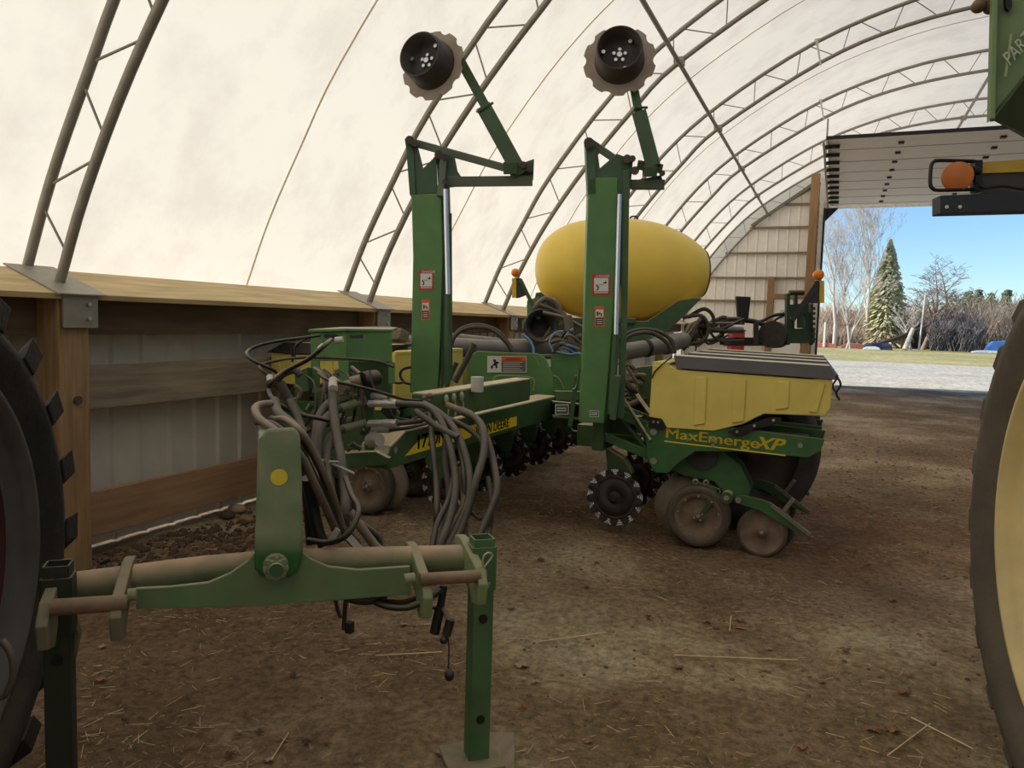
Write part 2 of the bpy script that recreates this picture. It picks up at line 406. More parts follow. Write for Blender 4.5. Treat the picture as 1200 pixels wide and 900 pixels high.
# end wall with door opening x -.5..6.9, z 0..5.33
def inner_z(x):
    for i in range(1,len(INNS)):
        if INNS[i][0]>=x: 
            a,c=INNS[i-1],INNS[i]; k=(x-a[0])/(c[0]-a[0]); return a[1]*(1-k)+c[1]*k
    return 1.8
def ribwall(b,x0,x1,z0f,z1f,y,flip=1):
    x=x0; P=[]
    while x<x1-.1:
        P+=[(x,0),(x+.02,-.02),(x+.05,-.02),(x+.07,0)]; x+=.3
    P.append((x1,0)); vs=[]
    for xx,d in P: vs+=[(xx,y+d*flip,z0f(xx)),(xx,y+d*flip,max(z0f(xx)+.01,z1f(xx)))]
    b.add(vs,[(2*i,2*i+2,2*i+3,2*i+1) for i in range(len(P)-1)],False)
b=MB(); ribwall(b,-4.86,-.5,lambda x:0,inner_z,25.12); ribwall(b,6.9,11.26,lambda x:0,inner_z,25.12); ribwall(b,-.5,6.9,lambda x:5.33,inner_z,25.12)
o=b.build('wall_back',clad_lt); so=o.modifiers.new('t','SOLIDIFY'); so.thickness=.005; tag(o,'off-white ribbed sheeting of the gable end wall around the big door','wall',kind='structure')
b=MB(); ribwall(b,-4.86,11.26,lambda x:0,inner_z,-6.9); o=b.build('wall_front',clad_lt); so=o.modifiers.new('t','SOLIDIFY'); so.thickness=.005; tag(o,'off-white ribbed sheeting of the end wall behind the viewer','wall',kind='structure')
# fabric flap between the chords at both ends
for yy,nm,lb in ((25.2,'trim_5','fabric flap closing the roof edge above the sheeted end wall'),(-6.85,'trim_6','fabric flap closing the roof edge behind the viewer')):
    b=MB(); vs=[]; n=80
    for i in range(n+1):
        a=at_len(INNS,i/n); c=at_len(FP,i/n); vs+=[(a[0],yy,a[1]-.05),(c[0],yy,c[1])]
    b.add(vs,[(2*i,2*i+2,2*i+3,2*i+1) for i in range(n)],False); tag(b.build(nm,fm),lb,'flap',kind='structure')
# gable girts and the sloping top rail
gi=[(5.49,-1.75),(4.80,-2.65),(4.03,-3.35),(3.27,-3.9),(2.55,-4.3),(1.3,-4.6)]
for i,(z,x) in enumerate(gi):
    b=MB(); b.bb((x,25.0,z-.03),(-.55,25.09,z+.03))
    tag(b.build('wall_girt',mat('girt_brown',(140,122,98),.8)),['topmost short girt on the end wall under the sloping rail','second girt down on the end wall','third girt down on the end wall','girt on the end wall just above the small white door','girt on the end wall beside the small white door','lowest girt on the end wall'][i],'girt','girts of the end wall',kind='structure')
b=MB(); b.bar((-2.6,24.95,4.85),(-.85,24.95,6.08),.09,.08,(0,0,1)); tag(b.build('gable_rail',mat('rail_grey',(120,112,96),.7)),'sloping rail along the top of the end wall sheeting','rail',kind='structure')
b=MB(); b.bb((-.95,24.86,0),(-.70,25.05,6.35)); tag(b.build('door_post',wood_or,bevel=.01),'tall orange-brown timber post left of the big door opening','post',kind='structure')
b=MB(); b.bb((-.68,24.85,0),(-.56,24.95,6.2)); b.m=1; b.bb((-.555,24.86,0),(-.505,25.08,5.33)); b.add([(-.5,24.95,5.33),(-.5,24.95,4.95),(-.15,24.95,5.33),(-.5,25.05,5.33),(-.5,25.05,4.95),(-.15,25.05,5.33)],[(0,1,2),(3,5,4),(0,3,4,1),(1,4,5,2),(2,5,3,0)])
tag(b.build('door_track',[mat('track_white',(200,192,180),.5),black]),'pale upright track and black jamb of the big door opening','door track')
# raised overhead door lying flat under the roof
r=empty('door_2',(3.2,20.8,0)); tag(r,'white sectional overhead door raised flat under the roof','door',kind='structure')
b=MB(); b.smooth=False; y0,y1=16.4,24.95
b.bb((-.38,y0,5.40),(6.9,y1,5.46)); b.m=1; b.bb((-.40,y0-.02,5.395),(6.92,y0,5.465))
o=b.build('door_panel',[panel_w,black],r)
b=MB()
for kx in (.95,2.65,4.35,6.0):
    for i in range(9): b.bb((kx-.05,y0+.5+i*.92,5.365),(kx+.05,y0+.62+i*.92,5.40))
b.build('hinge',black,r)
b=MB()
for i in range(7): b.bb((-.38,y0+.98+i*1.21,5.392),(6.9,y0+.988+i*1.21,5.40))
b.build('section_seam',mat('seam_dark',(160,156,150),.6),r)
b=MB()
for i in range(10): b.bb((-.42,y0+.45+i*.8,5.33),(-.15,y0+.55+i*.8,5.398))
b.build('stiffener',black,r)
b=MB(); b.cyl((-.42,17.8,6.15),(-.42,17.8,5.36),.018); b.bb((-.46,16.4,5.33),(-.42,24.9,5.38)); b.build('track',steel,r)
# small white door in the end wall
r=empty('door_1',(-1.2,25,0)); tag(r,'small white man door low in the end wall behind the planter','door',kind='structure')
b=MB(); b.bb((-1.82,24.96,0),(-.98,25.02,2.62)); b.m=1; b.bb((-1.62,24.95,1.5),(-1.18,24.96,2.3)); b.build('door_leaf',[door_w,mat('door_inset',(215,206,190),.5)],r,bevel=.01)
b=MB(); b.bb((-2.02,24.88,0),(-1.83,25.0,3.3)); b.bb((-.96,24.88,2.4),(-.86,25.0,3.3)); b.bb((-1.83,24.88,2.64),(-.9,24.98,2.78)); b.build('door_frame',wood_or,r)

# ================================================================= THE GROUND
def ground_mat(name,cols,scale,bump=.6,fine=30,rough=.95,dist=.03):
    m=bpy.data.materials.new(name); m.use_nodes=True; nt=m.node_tree; N=nt.nodes; L=nt.links; p=N['Principled BSDF']
    tc=N.new('ShaderNodeTexCoord'); a=N.new('ShaderNodeTexNoise'); a.inputs['Scale'].default_value=scale; a.inputs['Detail'].default_value=8; a.inputs['Roughness'].default_value=.62; L.new(tc.outputs['Object'],a.inputs['Vector'])
    cr=N.new('ShaderNodeValToRGB'); el=cr.color_ramp.elements
    for i,(ps,c) in enumerate(cols):
        e=el[i] if i<2 else el.new(ps); e.position=ps; e.color=S(*c)+(1,)
    L.new(a.outputs['Fac'],cr.inputs[0])
    f=N.new('ShaderNodeTexNoise'); f.inputs['Scale'].default_value=fine; f.inputs['Detail'].default_value=8; f.inputs['Roughness'].default_value=.7; L.new(tc.outputs['Object'],f.inputs['Vector'])
    mr=N.new('ShaderNodeMapRange'); mr.inputs[1].default_value=.3; mr.inputs[2].default_value=.7; mr.inputs[3].default_value=.42; mr.inputs[4].default_value=1.5; L.new(f.outputs['Fac'],mr.inputs[0])
    mx=N.new('ShaderNodeMix'); mx.data_type='RGBA'; mx.blend_type='MULTIPLY'; mx.inputs['Factor'].default_value=1; L.new(cr.outputs[0],mx.inputs['A']); L.new(mr.outputs[0],mx.inputs['B'])
    L.new(mx.outputs['Result'],p.inputs['Base Color']); p.inputs['Roughness'].default_value=rough; p.inputs['Specular IOR Level'].default_value=.15
    bp=N.new('ShaderNodeBump'); bp.inputs['Strength'].default_value=bump; bp.inputs['Distance'].default_value=dist; L.new(f.outputs['Fac'],bp.inputs['Height']); L.new(bp.outputs[0],p.inputs['Normal'])
    return m
dirt=ground_mat('barn_dirt',[(.28,(120,98,78)),(.72,(218,202,170)),(.42,(154,130,102)),(.50,(168,142,114)),(.58,(196,174,142))],.55,1.0,24,dist=.06)
gravel=ground_mat('yard_gravel',[(.3,(200,188,162)),(.7,(228,218,196))],.25,.3,6)
grass=ground_mat('yard_grass',[(.3,(180,164,108)),(.7,(214,192,140)),(.5,(186,176,116))],.12,.3,3)
# pale dry chaff patches and darker, redder ground by the left wall and under the machine
nt=dirt.node_tree; N=nt.nodes; L=nt.links; p=N['Principled BSDF']; src=p.inputs['Base Color'].links[0].from_socket
tc=N.new('ShaderNodeTexCoord')
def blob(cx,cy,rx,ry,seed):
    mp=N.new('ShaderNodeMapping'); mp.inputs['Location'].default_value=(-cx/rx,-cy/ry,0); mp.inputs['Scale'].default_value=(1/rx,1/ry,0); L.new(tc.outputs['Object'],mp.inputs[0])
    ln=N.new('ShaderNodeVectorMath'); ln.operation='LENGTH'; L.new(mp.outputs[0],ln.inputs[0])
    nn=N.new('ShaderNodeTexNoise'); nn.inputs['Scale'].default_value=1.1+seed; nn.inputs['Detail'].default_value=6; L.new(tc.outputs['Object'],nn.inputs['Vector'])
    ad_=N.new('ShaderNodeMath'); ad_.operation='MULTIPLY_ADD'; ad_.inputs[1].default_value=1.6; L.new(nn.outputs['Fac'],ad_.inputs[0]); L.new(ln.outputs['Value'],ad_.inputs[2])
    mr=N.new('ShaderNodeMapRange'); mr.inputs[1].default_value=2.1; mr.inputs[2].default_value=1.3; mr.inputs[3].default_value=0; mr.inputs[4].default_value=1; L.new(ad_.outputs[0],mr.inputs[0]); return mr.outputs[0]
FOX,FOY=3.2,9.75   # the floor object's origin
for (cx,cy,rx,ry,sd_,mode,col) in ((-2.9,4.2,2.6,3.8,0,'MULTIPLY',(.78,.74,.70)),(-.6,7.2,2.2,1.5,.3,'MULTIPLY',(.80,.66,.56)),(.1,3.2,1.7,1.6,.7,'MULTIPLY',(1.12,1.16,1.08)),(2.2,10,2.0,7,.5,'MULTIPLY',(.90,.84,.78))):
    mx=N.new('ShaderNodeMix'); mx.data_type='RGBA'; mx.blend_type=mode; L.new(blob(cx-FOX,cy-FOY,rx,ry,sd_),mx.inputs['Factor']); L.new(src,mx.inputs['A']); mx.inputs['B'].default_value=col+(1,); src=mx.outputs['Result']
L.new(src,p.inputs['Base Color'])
def hgt(x,y):
    v=Vector((x,y,0)); h=.022*noise.noise(v*1.1)+.012*noise.noise(v*3.7)+.008*noise.noise(v*9)
    if x<-3.6: h+=.05*max(0,min(1,(-3.6-x)/.5))*(.6+noise.noise(v*2.3))*(1 if y>4.6 else .3)
    return h if x>-4.7 else min(h,.0)
b=MB(); nx,ny=150,300; vs=[]; xs=[-4.9+16.2*((i/nx)) for i in range(nx+1)]; yy=[]
for j in range(ny+1):
    t=j/ny; yy.append(-7+ (8*t/.12 if t<.12 else 8+25.6*((t-.12)/.88)**1.7) )
yy[-1]=26.5
for y in yy:
    for x in xs: vs.append((x,y,hgt(x,y)-.012))
b.add(vs,[(j*(nx+1)+i,j*(nx+1)+i+1,(j+1)*(nx+1)+i+1,(j+1)*(nx+1)+i) for j in range(ny) for i in range(nx)],True)
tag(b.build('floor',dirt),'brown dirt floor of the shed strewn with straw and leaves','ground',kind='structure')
b=MB(); b.bb((-60,-40,-.3),(-4.9,50,-.05)); b.bb((-4.9,26.4,-.3),(90,50,-.05)); b.bb((11.3,-40,-.3),(90,26.4,-.05)); tag(b.build('yard_gravel',gravel),'pale sunlit gravel yard outside the big door','ground',kind='structure')
b=MB(); b.bb((-200,50,-.3),(400,600,-.06)); tag(b.build('field_grass',grass),'tan and olive grass field beyond the gravel','ground',kind='structure')
# ================================================================= THE PLANTER
planter=empty('planter',(-2.2,6.0,0))
tag(planter,'large green folding row-crop planter with yellow seed hoppers and two raised marker arms','planter')
PT=planter
def dpoly(pts,d): return [D(x,y,d) for x,y in pts]
# ---- row unit (local: u away from toolbar, w across, z up; near side w<0)
ru=empty('row_unit',(0,0,0))
OFF['row_unit']=Vector((0,0,0))
def P2(b,pts,w0,w1): b.prism([(u,w0,z) for u,z in pts],(0,w1-w0,0))
b=MB() # hopper
W=.27
body=[(.47,1.40),(.46,1.00),(.56,.99),(.60,.925),(.95,.93),(1.16,1.00),(1.30,1.085),(1.71,1.10),(1.745,1.16),(1.745,1.375),(1.6,1.355),(.66,1.375),(.60,1.40)]
P2(b,body,-W,W)
b.box((.53,0,1.41),(.13,2*W-.02,.03))
for u,zz0 in ((.80,.96),(1.08,1.0),(1.38,1.12)):     # moulded ribs
    for s in (-1,1): P2(b,[(u,1.33),(u+.085,1.33),(u+.085,zz0+.02),(u,zz0)],s*(W+.001),s*(W+.013))
for s in (-1,1): 
    P2(b,[(1.66,1.33),(1.70,1.33),(1.66,1.12),(1.60,1.12)],s*(W+.001),s*(W+.013))
b.build('hopper',yellow,ru,bevel=.022)
b=MB(); b.hexa([(.66,-W-.02,1.385),(1.79,-W-.02,1.36),(1.79,W+.02,1.36),(.66,W+.02,1.385),(.60,-W+.12,1.475),(1.72,-W+.12,1.45),(1.72,W-.13,1.45),(.60,W-.13,1.475)]); b.build('hopper_lid',lid_blk,ru,bevel=.008)
b=MB(); b.sweep([(.62,-W-.01,1.47),(.56,-W-.012,1.42),(.5,-W-.012,1.36),(.47,-W-.01,1.30)],.006,6); b.sweep([(1.77,-W-.01,1.39),(1.80,-W-.02,1.33),(1.775,-W-.02,1.27),(1.80,-W-.02,1.22)],.008,6); b.split('lid_strap',hose_blk,ru)
b=MB() # frame plates
for s in (-1,1):
    w0=s*.235
    P2(b,[(.43,.92),(.50,.985),(1.10,.965),(1.72,.935),(1.70,.85),(1.62,.79),(1.14,.79),(.82,.76),(.70,.66),(.62,.57),(.52,.57),(.46,.66)],w0,w0+s*.02)
b.bb((.50,-.235,.84),(1.60,.235,.9)); b.bb((.50,-.235,.60),(.60,.235,.9))
b.build('frame_plate',green_unit,ru,bevel=.006)
b=MB()
for u,z in ((.50,.885),(.51,.66),(.76,.85),(.95,.86),(.95,.82)): b.cyl((u,-.268,z),(u,-.235,z),.013 if u>.6 else .026,n=10)
b.cyl((1.56,-.260,.875),(1.56,-.25,.875),.018,n=12)
b.split('bolt',steel,ru)
b=MB() # parallel arms
for s in (-1,1):
    b.bar((.06,s*.13,1.03),(.50,s*.13,.885),.07,.02,(0,0,1)); b.bar((.06,s*.13,.80),(.51,s*.13,.66),.07,.02,(0,0,1))
b.bar((.12,0,1.0),(.45,0,.88),.2,.015,(0,1,0)); b.cyl((.16,-.06,.98),(.42,-.06,.70),.02); b.build('parallel_arm',green_unit,ru,bevel=.004)
b=MB(); b.bb((-.02,-.17,.68),(.08,.17,1.10)); P2(b,[(.06,.70),(.22,.62),(.30,.50),(.20,.36),(.12,.36),(.08,.55)],-.05,.05); b.build('mounting_head',green_dk,ru,bevel=.01)
# fluted coulter
def coulter_mesh():
    b=MB(); n=156; rings=[.0,.05,.15,.178,.196,.212,.222]
    vs=[]; 
    for i in range(n):
        a=2*PI*i/n
        for r in rings:
            k=max(0,(r-.15)/.072); vs.append(Vector((.17+math.cos(a)*r*1.04,-.10+.016*math.sin(13*a)*k,.30+math.sin(a)*r*1.04)))
    K=len(rings); 
    for i in range(n):
        i2=(i+1)%n
        for j in range(K-1):
            b.m=1 if j>=3 and math.sin(13*2*PI*i/n)>(.55-.4*(j-3)) else 0  # highlights painted as bright faces along one flank of each flute
            b.add([vs[i*K+j],vs[i2*K+j],vs[i2*K+j+1],vs[i*K+j+1]],[(0,1,2,3)],True)
    b.m=0; b.cyl((.17,-.13,.30),(.17,.02,.30),.03); return b
o=coulter_mesh().build('coulter',[discmetal,coulter_edge_glint],ru); s_=o.modifiers.new('t','SOLIDIFY'); s_.thickness=.004
b=MB(); b.bar((.17,.02,.30),(.20,.02,.55),.06,.03,(1,0,0)); b.build('coulter_arm',green_dk,ru)
# opener discs
b=MB(); b.lathe((.72,-.005,.27),(0.04,1,0),[(-.012,0),(-.010,.10),(-.002,.245),(.002,.245),(.004,0)],40); b.lathe((.72,.05,.27),(-.04,1,0),[(-.004,0),(-.002,.245),(.002,.245),(.012,0)],40); b.build('opener_disc',greydisc,ru)
# gauge wheels
for s,u in ((-1,.85),(1,.80)):
    g=MB(); c=Vector((u,s*.12,.245)); ax=Vector((0.06*s*-1,s,0.05)).normalized()
    g.lathe(c,ax,[(-.05,.17),(-.055,.20),(-.045,.232),(-.01,.243),(.03,.243),(.055,.232),(.062,.20),(.05,.178)],44); g.m=1
    g.lathe(c,ax,[(.05,.18),(.046,.15),(.02,.135),(.012,.10),(.02,.05),(.035,.045),(.035,0)],36); g.m=2
    X,Y,Z=g.frame(ax)
    for i in range(9): a=2*PI*i/9+.2; p=c+(X*math.cos(a)+Y*math.sin(a))*.155; g.cyl(p+ax*.045,p+ax*.056,.008,n=8)
    for i in range(4): a=2*PI*i/4+.5; p=c+(X*math.cos(a)+Y*math.sin(a))*.035; g.cyl(p+ax*.03,p+ax*.046,.008,n=8)
    g.cyl(c+ax*.03,c+ax*.05,.014,n=10)
    g.build('gauge_wheel',[rubber_d,mudmetal,steel],ru)
b=MB(); P2(b,[(.55,.60),(.62,.74),(.80,.775),(1.0,.76),(1.14,.66),(1.22,.50),(1.20,.40),(1.05,.42),(.95,.52),(.72,.54)],-.10,-.075)
P2(b,[(.55,.60),(.62,.74),(.80,.775),(1.0,.76),(1.14,.66),(1.22,.50),(1.20,.40),(1.05,.42),(.95,.52),(.72,.54)],.075,.10)
b.build('shank_guard',green_unit,ru)
b=MB(); b.bar((.80,-.15,.50),(1.0,-.15,.46),.03,.02,(0,0,1)); b.bar((1.0,-.15,.46),(.88,-.15,.27),.03,.02,(0,0,1)); b.cyl((1.06,-.19,.42),(1.06,.12,.42),.045); b.m=1; b.cyl((1.06,-.20,.42),(1.06,-.185,.42),.02)
for u in (.82,.90): b.lathe((u,-.165,.515),(0,1,0),[(-.008,.012),(-.008,.024),(.008,.024),(.008,.012)],12)
b.build('depth_arm',[green_dk,steel],ru)
b=MB() # closing wheel arm
P2(b,[(1.10,.42),(1.14,.37),(1.30,.335),(1.52,.225),(1.66,.175),(1.665,.21),(1.55,.28),(1.38,.40),(1.30,.42),(1.16,.44)],-.12,-.085)
b.m=1; b.bar((1.38,-.13,.39),(1.66,-.13,.20),.03,.015,(0,0,1)); b.bar((1.46,-.10,.34),(1.53,-.10,.45),.035,.03,(0,1,0)); b.m=2; b.cyl((1.14,-.14,.40),(1.14,-.07,.40),.022)
b.build('closing_arm',[green_unit,dusty_st,steel],ru,bevel=.003)
for s in (-1,1):
    g=MB(); c=Vector((1.34+.02*s,s*.09,.165)); ax=Vector((0,s,.18)).normalized()
    g.lathe(c,ax,[(-.014,.15),(-.016,.175),(0,.188),(.016,.175),(.016,.158)],36); g.m=1; g.lathe(c,ax,[(.016,.16),(.0,.14),(-.004,.06),(.01,.05),(.02,.03),(.03,.03),(.03,0)],30); g.m=2; g.cyl(c+ax*.03,c+ax*.045,.012,n=8)
    g.build('closing_wheel',[rubber_d,mudmetal,steel],ru)
b=MB(); b.cyl((.85,-.13,.72),(.85,.13,.72),.12,n=24); b.sweep([(.78,-.2,.79),(.9,-.2,.75),(1.0,-.19,.77),(1.08,-.18,.82)],.007,6); b.sweep([(.3,-.1,1.0),(.4,-.18,.85),(.5,-.2,.75),(.7,-.19,.79)],.012,6); b.build('seed_meter',darkgrey,ru)
b=MB(); P2(b,[(.46,1.00),(.56,.99),(.60,.925),(.55,.905),(.46,.92)],-W-.005,-W+.04); P2(b,[(1.05,.935),(1.18,.99),(1.33,1.06),(1.42,1.065),(1.42,1.03),(1.25,.97),(1.12,.90)],-W-.005,-W+.04)
P2(b,[(.46,1.00),(.56,.99),(.60,.925),(.52,.86),(.46,.90)],W-.04,W+.005)
b.m=1
for u,z in ((.50,.965),(.535,.965),(1.12,.94),(1.24,.995),(1.37,1.045)): b.cyl((u,-W-.015,z),(u,-W,z),.010,n=8)
b.split('hopper_bracket',[black,steel_b],ru)
proto_parts=list(ru.children)
# lettering on the near frame plate
tp=Vector((.585,-.257,.848)); tr_=Vector((1,0,-.03))
text('model_lettering','MaxEmerge',tp,tr_,(0,0,1),.108,yel_paint,ru,xs=1.36,bold=.018)
text('model_lettering','XP',tp+Vector((.655,0,-.02)),tr_,(0,0,1),.125,yel_paint,ru,xs=1.25,bold=.03,shear=.35)
b=MB(); b.bar(tp+Vector((0,0,-.028)),tp+Vector((.88,0,-.055)),.008,.002,(0,0,1)); b.build('lettering_underline',yel_paint,ru)
RX,RY0=-1.75,6.1
AXIS=Vector((-.035,1,0)).normalized()
ru.parent=planter
for i in range(4):
    o=ru if i==0 else copy_tree(ru,planter)
    pos=Vector((RX,RY0,0))+AXIS*(.762*i); o.location=pos-OFF['planter']; o.rotation_euler.z=.0
ru_left=None
LX,LY0=-2.86,5.72
for i in range(6):
    o=empty('row_unit',(0,0,0)); o.parent=planter
    for c in ru.children:
        if 'lettering' in c.name: continue
        k=c.copy(); COL.objects.link(k); k.parent=o
    pos=Vector((LX,LY0,0))+AXIS*(.762*i); o.location=pos-OFF['planter']; o.rotation_euler.z=PI-.0
# ---- wing toolbars
def toolbar(name,x,y0,y1,z=.92,s=.18):
    b=MB(); b.bar(Vector((x,y0,z)),Vector((x,y0,z))+AXIS*(y1-y0),s,s,(1,0,0)); b.build(name,green_dk,PT,bevel=.01)
toolbar('wing_toolbar',RX-.12,6.35,9.2); toolbar('wing_toolbar',LX+.12,5.3,10.4)
# toolbar end clamps left of the first right unit
b=MB(); b.bb((-1.80,6.12,.93),(-1.42,6.3,.96)); b.bb((-1.80,6.12,.78),(-1.42,6.3,.80)); b.bb((-1.74,6.14,.80),(-1.5,6.3,.93)); b.bb((-1.95,6.1,.68),(-1.70,6.32,.86)); b.bar(D(752,470,6.2),D(775,502,6.0),.03,.25); b.bar(D(733,470,6.2),D(765,520,6.0),.02,.2)
b.split('toolbar_clamp',green_dk,PT,bevel=.004)
# lift wheel behind the first right unit
b=MB(); c=AY(876,528,6.75); b.lathe(c,(1,-1.6,0),[(-.14,.40),(-.16,.52),(-.10,.62),(.10,.62),(.16,.52),(.14,.40)],40); b.m=1; b.lathe(c,(1,-1.6,0),[(.12,.41),(.05,.36),(.04,.1),(.10,.08),(.10,0)],30); b.build('lift_wheel',[rubber,discmetal],PT)
# ---- big seed tank
tc_=D(727,317,9.3); ta=(CR*1.0+CF*.12-CU*.02).normalized()
pf=[(-100,0),(-99.5,10),(-97,20),(-91,31),(-82,40),(-68,49),(-50,55),(-28,58.5),(0,60),(22,59),(42,56),(58,51),(75,44),(88,36),(96,30),(98.6,27),(99,27),(99,14),(99,0)]
def tw(a,t,r,j): return t,r
b=MB(); b.lathe(tc_,ta,[(PX(t,9.3),PX(r,9.3)) for t,r in cr_prof(pf,3)] if 0 else [(PX(p.x,9.3),PX(max(0,p.y),9.3)) for p in cr_pts([(t,r,0) for t,r in pf],3)],64)
tk=b.build('seed_tank',tank_y,PT)
b=MB(); b.cyl(D(742,262,9.3),D(742,257,9.3),.05); b.sweep([D(738,257,9.3),D(740,254,9.3),D(746,254,9.3),D(748,260,9.3)],.012,6); b.build('tank_vent',darkgrey,tk)
b=MB(); 
for t,rr in ((98.2,27),):
    b.lathe(tc_+ta*PX(t,9.3),ta,[(-.015,PX(rr,9.3)-.01),(-.015,PX(rr,9.3)+.012),(.015,PX(rr,9.3)+.010),(.015,PX(rr,9.3)-.01)],60)
b.build('moulding_ring',mat('tank_flange',(96,88,70),.6),tk)
# saddle cradle
b=MB()
b.prism([D(x,y,9.0) for x,y in ((765,372),(795,352),(812,349),(823,349),(800,372),(783,388),(760,392),(745,385))],CF*.5)
b.prism([D(x,y,8.85) for x,y in ((628,343),(634,342),(668,372),(745,373),(745,379),(660,378))],CF*.6)
b.prism([D(x,y,8.9) for x,y in ((668,378),(690,378),(690,402),(668,402))],CF*.3); b.prism([D(x,y,8.9) for x,y in ((724,376),(760,376),(765,402),(724,402))],CF*.5)
b.split('tank_saddle',green_dk,PT,bevel=.006)
# ---- central frame plates with warning decal
b=MB(); b.prism([D(x,y,7.2) for x,y in ((548,418),(560,411),(590,413),(630,414),(640,420),(648,440),(648,480),(545,480))],CF*.12)
b.prism([D(x,y,7.9) for x,y in ((625,415),(690,414),(705,424),(705,470),(625,470))],CF*.12); 
b.split('centre_plate',green,PT,bevel=.01)
b=MB(); b.sweep([D(578,446,7.1),D(583,441,7.1),D(600,441,7.1),D(624,444,7.1),D(625,458,7.1)],.012,6); b.sweep([D(636,441,7.6),D(652,442,7.6),D(660,455,7.6)],.014,6); b.sweep([D(618,413,7.15),D(626,418,7.15),D(632,428,7.15)],.004,6); b.split('grab_rail',green_dusty,PT)
def decal(px0,py0,px1,py1,d,kind,parent=PT,lean=0):
    T=D(px0,py0,d); R_=D(px1,py0,d)-T; Dn=D(px0+lean,py1,d)-T; n_=-CF
    w=R_.length; h=Dn.length; r=R_.normalized(); u=-Dn.normalized(); n_=r.cross(u)
    b=MB(); 
    def q(x0,y0,x1,y1,m,lift): 
        b.m=m; a=[T+R_*x0+Dn*y1,T+R_*x1+Dn*y1,T+R_*x1+Dn*y0,T+R_*x0+Dn*y0]; a=[p+n_*lift for p in a]; b.add(a+[p-n_*.001 for p in a],[(0,1,2,3),(4,7,6,5),(0,4,5,1),(1,5,6,2),(2,6,7,3),(3,7,4,0)])
    if kind=='danger':
        q(0,0,1,1,1,.001); q(.10,.19,.90,.82,0,.002)
        for x0,y0,x1,y1 in ((.22,.50,.30,.60),(.28,.58,.38,.64),(.30,.64,.36,.74),(.24,.70,.32,.77),(.36,.50,.62,.52),(.62,.40,.80,.46),(.72,.34,.78,.42)): q(x0,y0,x1,y1,2,.003)
        for i in range(1): q(.12,.86,.88,.90,0,.003)
        o=b.build('danger_decal',[white,red,blacktxt],parent); text('danger_word','DANGER',T+R_*.2+Dn*.16+n_*.003,r,u,h*.17,white,o if False else parent,xs=.95)
    elif kind=='pinch':
        q(0,0,1,1,1,.001); q(.1,.16,.9,.52,0,.002); q(.12,.56,.88,.94,2,.002)
        for x0,y0,x1,y1 in ((.2,.26,.4,.46),(.45,.3,.6,.4),(.62,.34,.76,.48)): q(x0,y0,x1,y1,2,.003)
        for i in range(3): q(.22,.63+i*.1,.78,.66+i*.1,0,.003)
        b.build('warning_decal',[white,orange_d,iron],parent)
    elif kind=='warn':
        q(0,0,1,1,0,.001); q(.36,.04,.98,.30,1,.002); q(.36,.30,.98,.96,3,.002)
        for x0,y0,x1,y1 in ((.15,.22,.22,.34),(.17,.34,.27,.50),(.13,.50,.25,.60),(.09,.60,.15,.76),(.21,.60,.26,.74),(.25,.38,.30,.46)): q(x0,y0,x1,y1,2,.003)
        for i in range(5): q(.40,.38+i*.12,.90-.07*(i%2),.41+i*.12,0,.003)
        o=b.build('warning_decal',[white,orange_d,blacktxt,mat('decal_grey',(92,88,80),.6)],parent); text('warning_word','WARNING',T+R_*.46+Dn*.27+n_*.003,r,u,h*.22,blacktxt,parent,xs=.9)
    elif kind=='plate':
        q(0,0,1,1,0,.001); q(.06,.10,.94,.9,3,.002)
        for i in range(2): q(.14,.3+i*.25,.84,.42+i*.25,0,.003)
        b.build('serial_plate',[white,white,blacktxt,mat('decal_slate',(70,80,90),.5)],parent)
    elif kind=='white':
        q(0,0,1,.22,2,.001); q(0,.24,1,1,0,.001); b.build('instruction_decal',[mat('decal_pale',(190,205,190),.5),white,blacktxt],parent)
decal(571,417,617,436.5,7.19,'warn'); decal(631,418,645.5,430,7.89,'white')
# ---- tongue: lower beam with lettering and upper beam
def bx(p0,p1,p2,p3,vec): return [p0,p1,p2,p3]
TX=-2.30
b=MB()
f0=AX(455,552,TX-.02); 
def TXp(px,py): return AX(px,py,TX)
zb=AX(633,492,TX).z; 
pl=[TXp(452,548),TXp(453,538),TXp(466,520),TXp(555,490),TXp(650,461),TXp(655,488),TXp(633,493),TXp(576,513),TXp(520,531),TXp(457,553)]
z_lo=sum(TXp(x,y).z for x,y in ((457,553),(520,531),(576,513),(633,493)))/4; z_hi=sum(TXp(x,y).z for x,y in ((555,490),(650,461)))/2
y_a=TXp(452,545).y; y_b=TXp(652,475).y
pl=[(TX,y_a,z_lo+.04),(TX,y_a+.02,z_lo),(TX,y_b,z_lo),(TX,y_b,z_hi),(TX,y_a+.22,z_hi),(TX,y_a+.05,z_hi-.07)]
b.prism(pl,(-.2,0,0)); b.build('tongue_beam',green_dk,PT,bevel=.012)
b=MB(); b.cyl((TX+.004,y_a+.1,(z_lo+z_hi)/2),(TX-.21,y_a+.1,(z_lo+z_hi)/2),.02); b.build('pivot_pin',steel,PT)
zc=(z_lo+z_hi)/2
def TY_(px): # Y on the tongue face for a pixel column at mid height
    lo=AX(px,520,TX); return lo.y
b=MB(); ya,yb,yc=TXp(474,541).y,TXp(553,509).y,TXp(560,505).y
hh=(z_hi-z_lo)
b.prism([(TX+.002,ya,z_lo+.25*hh),(TX+.002,ya+.16,z_lo+.62*hh),(TX+.002,TXp(563,500).y,z_lo+.66*hh),(TX+.002,TXp(550,512).y,z_lo+.25*hh)],(.002,0,0))
b.prism([(TX+.002,TXp(556,510).y,z_lo+.18*hh),(TX+.002,TXp(605,498).y,z_lo+.18*hh),(TX+.002,TXp(605,491).y,z_lo+.55*hh),(TX+.002,TXp(556,510).y,z_lo+.55*hh)],(.002,0,0))
b.build('yellow_stripe',yel_paint,PT)
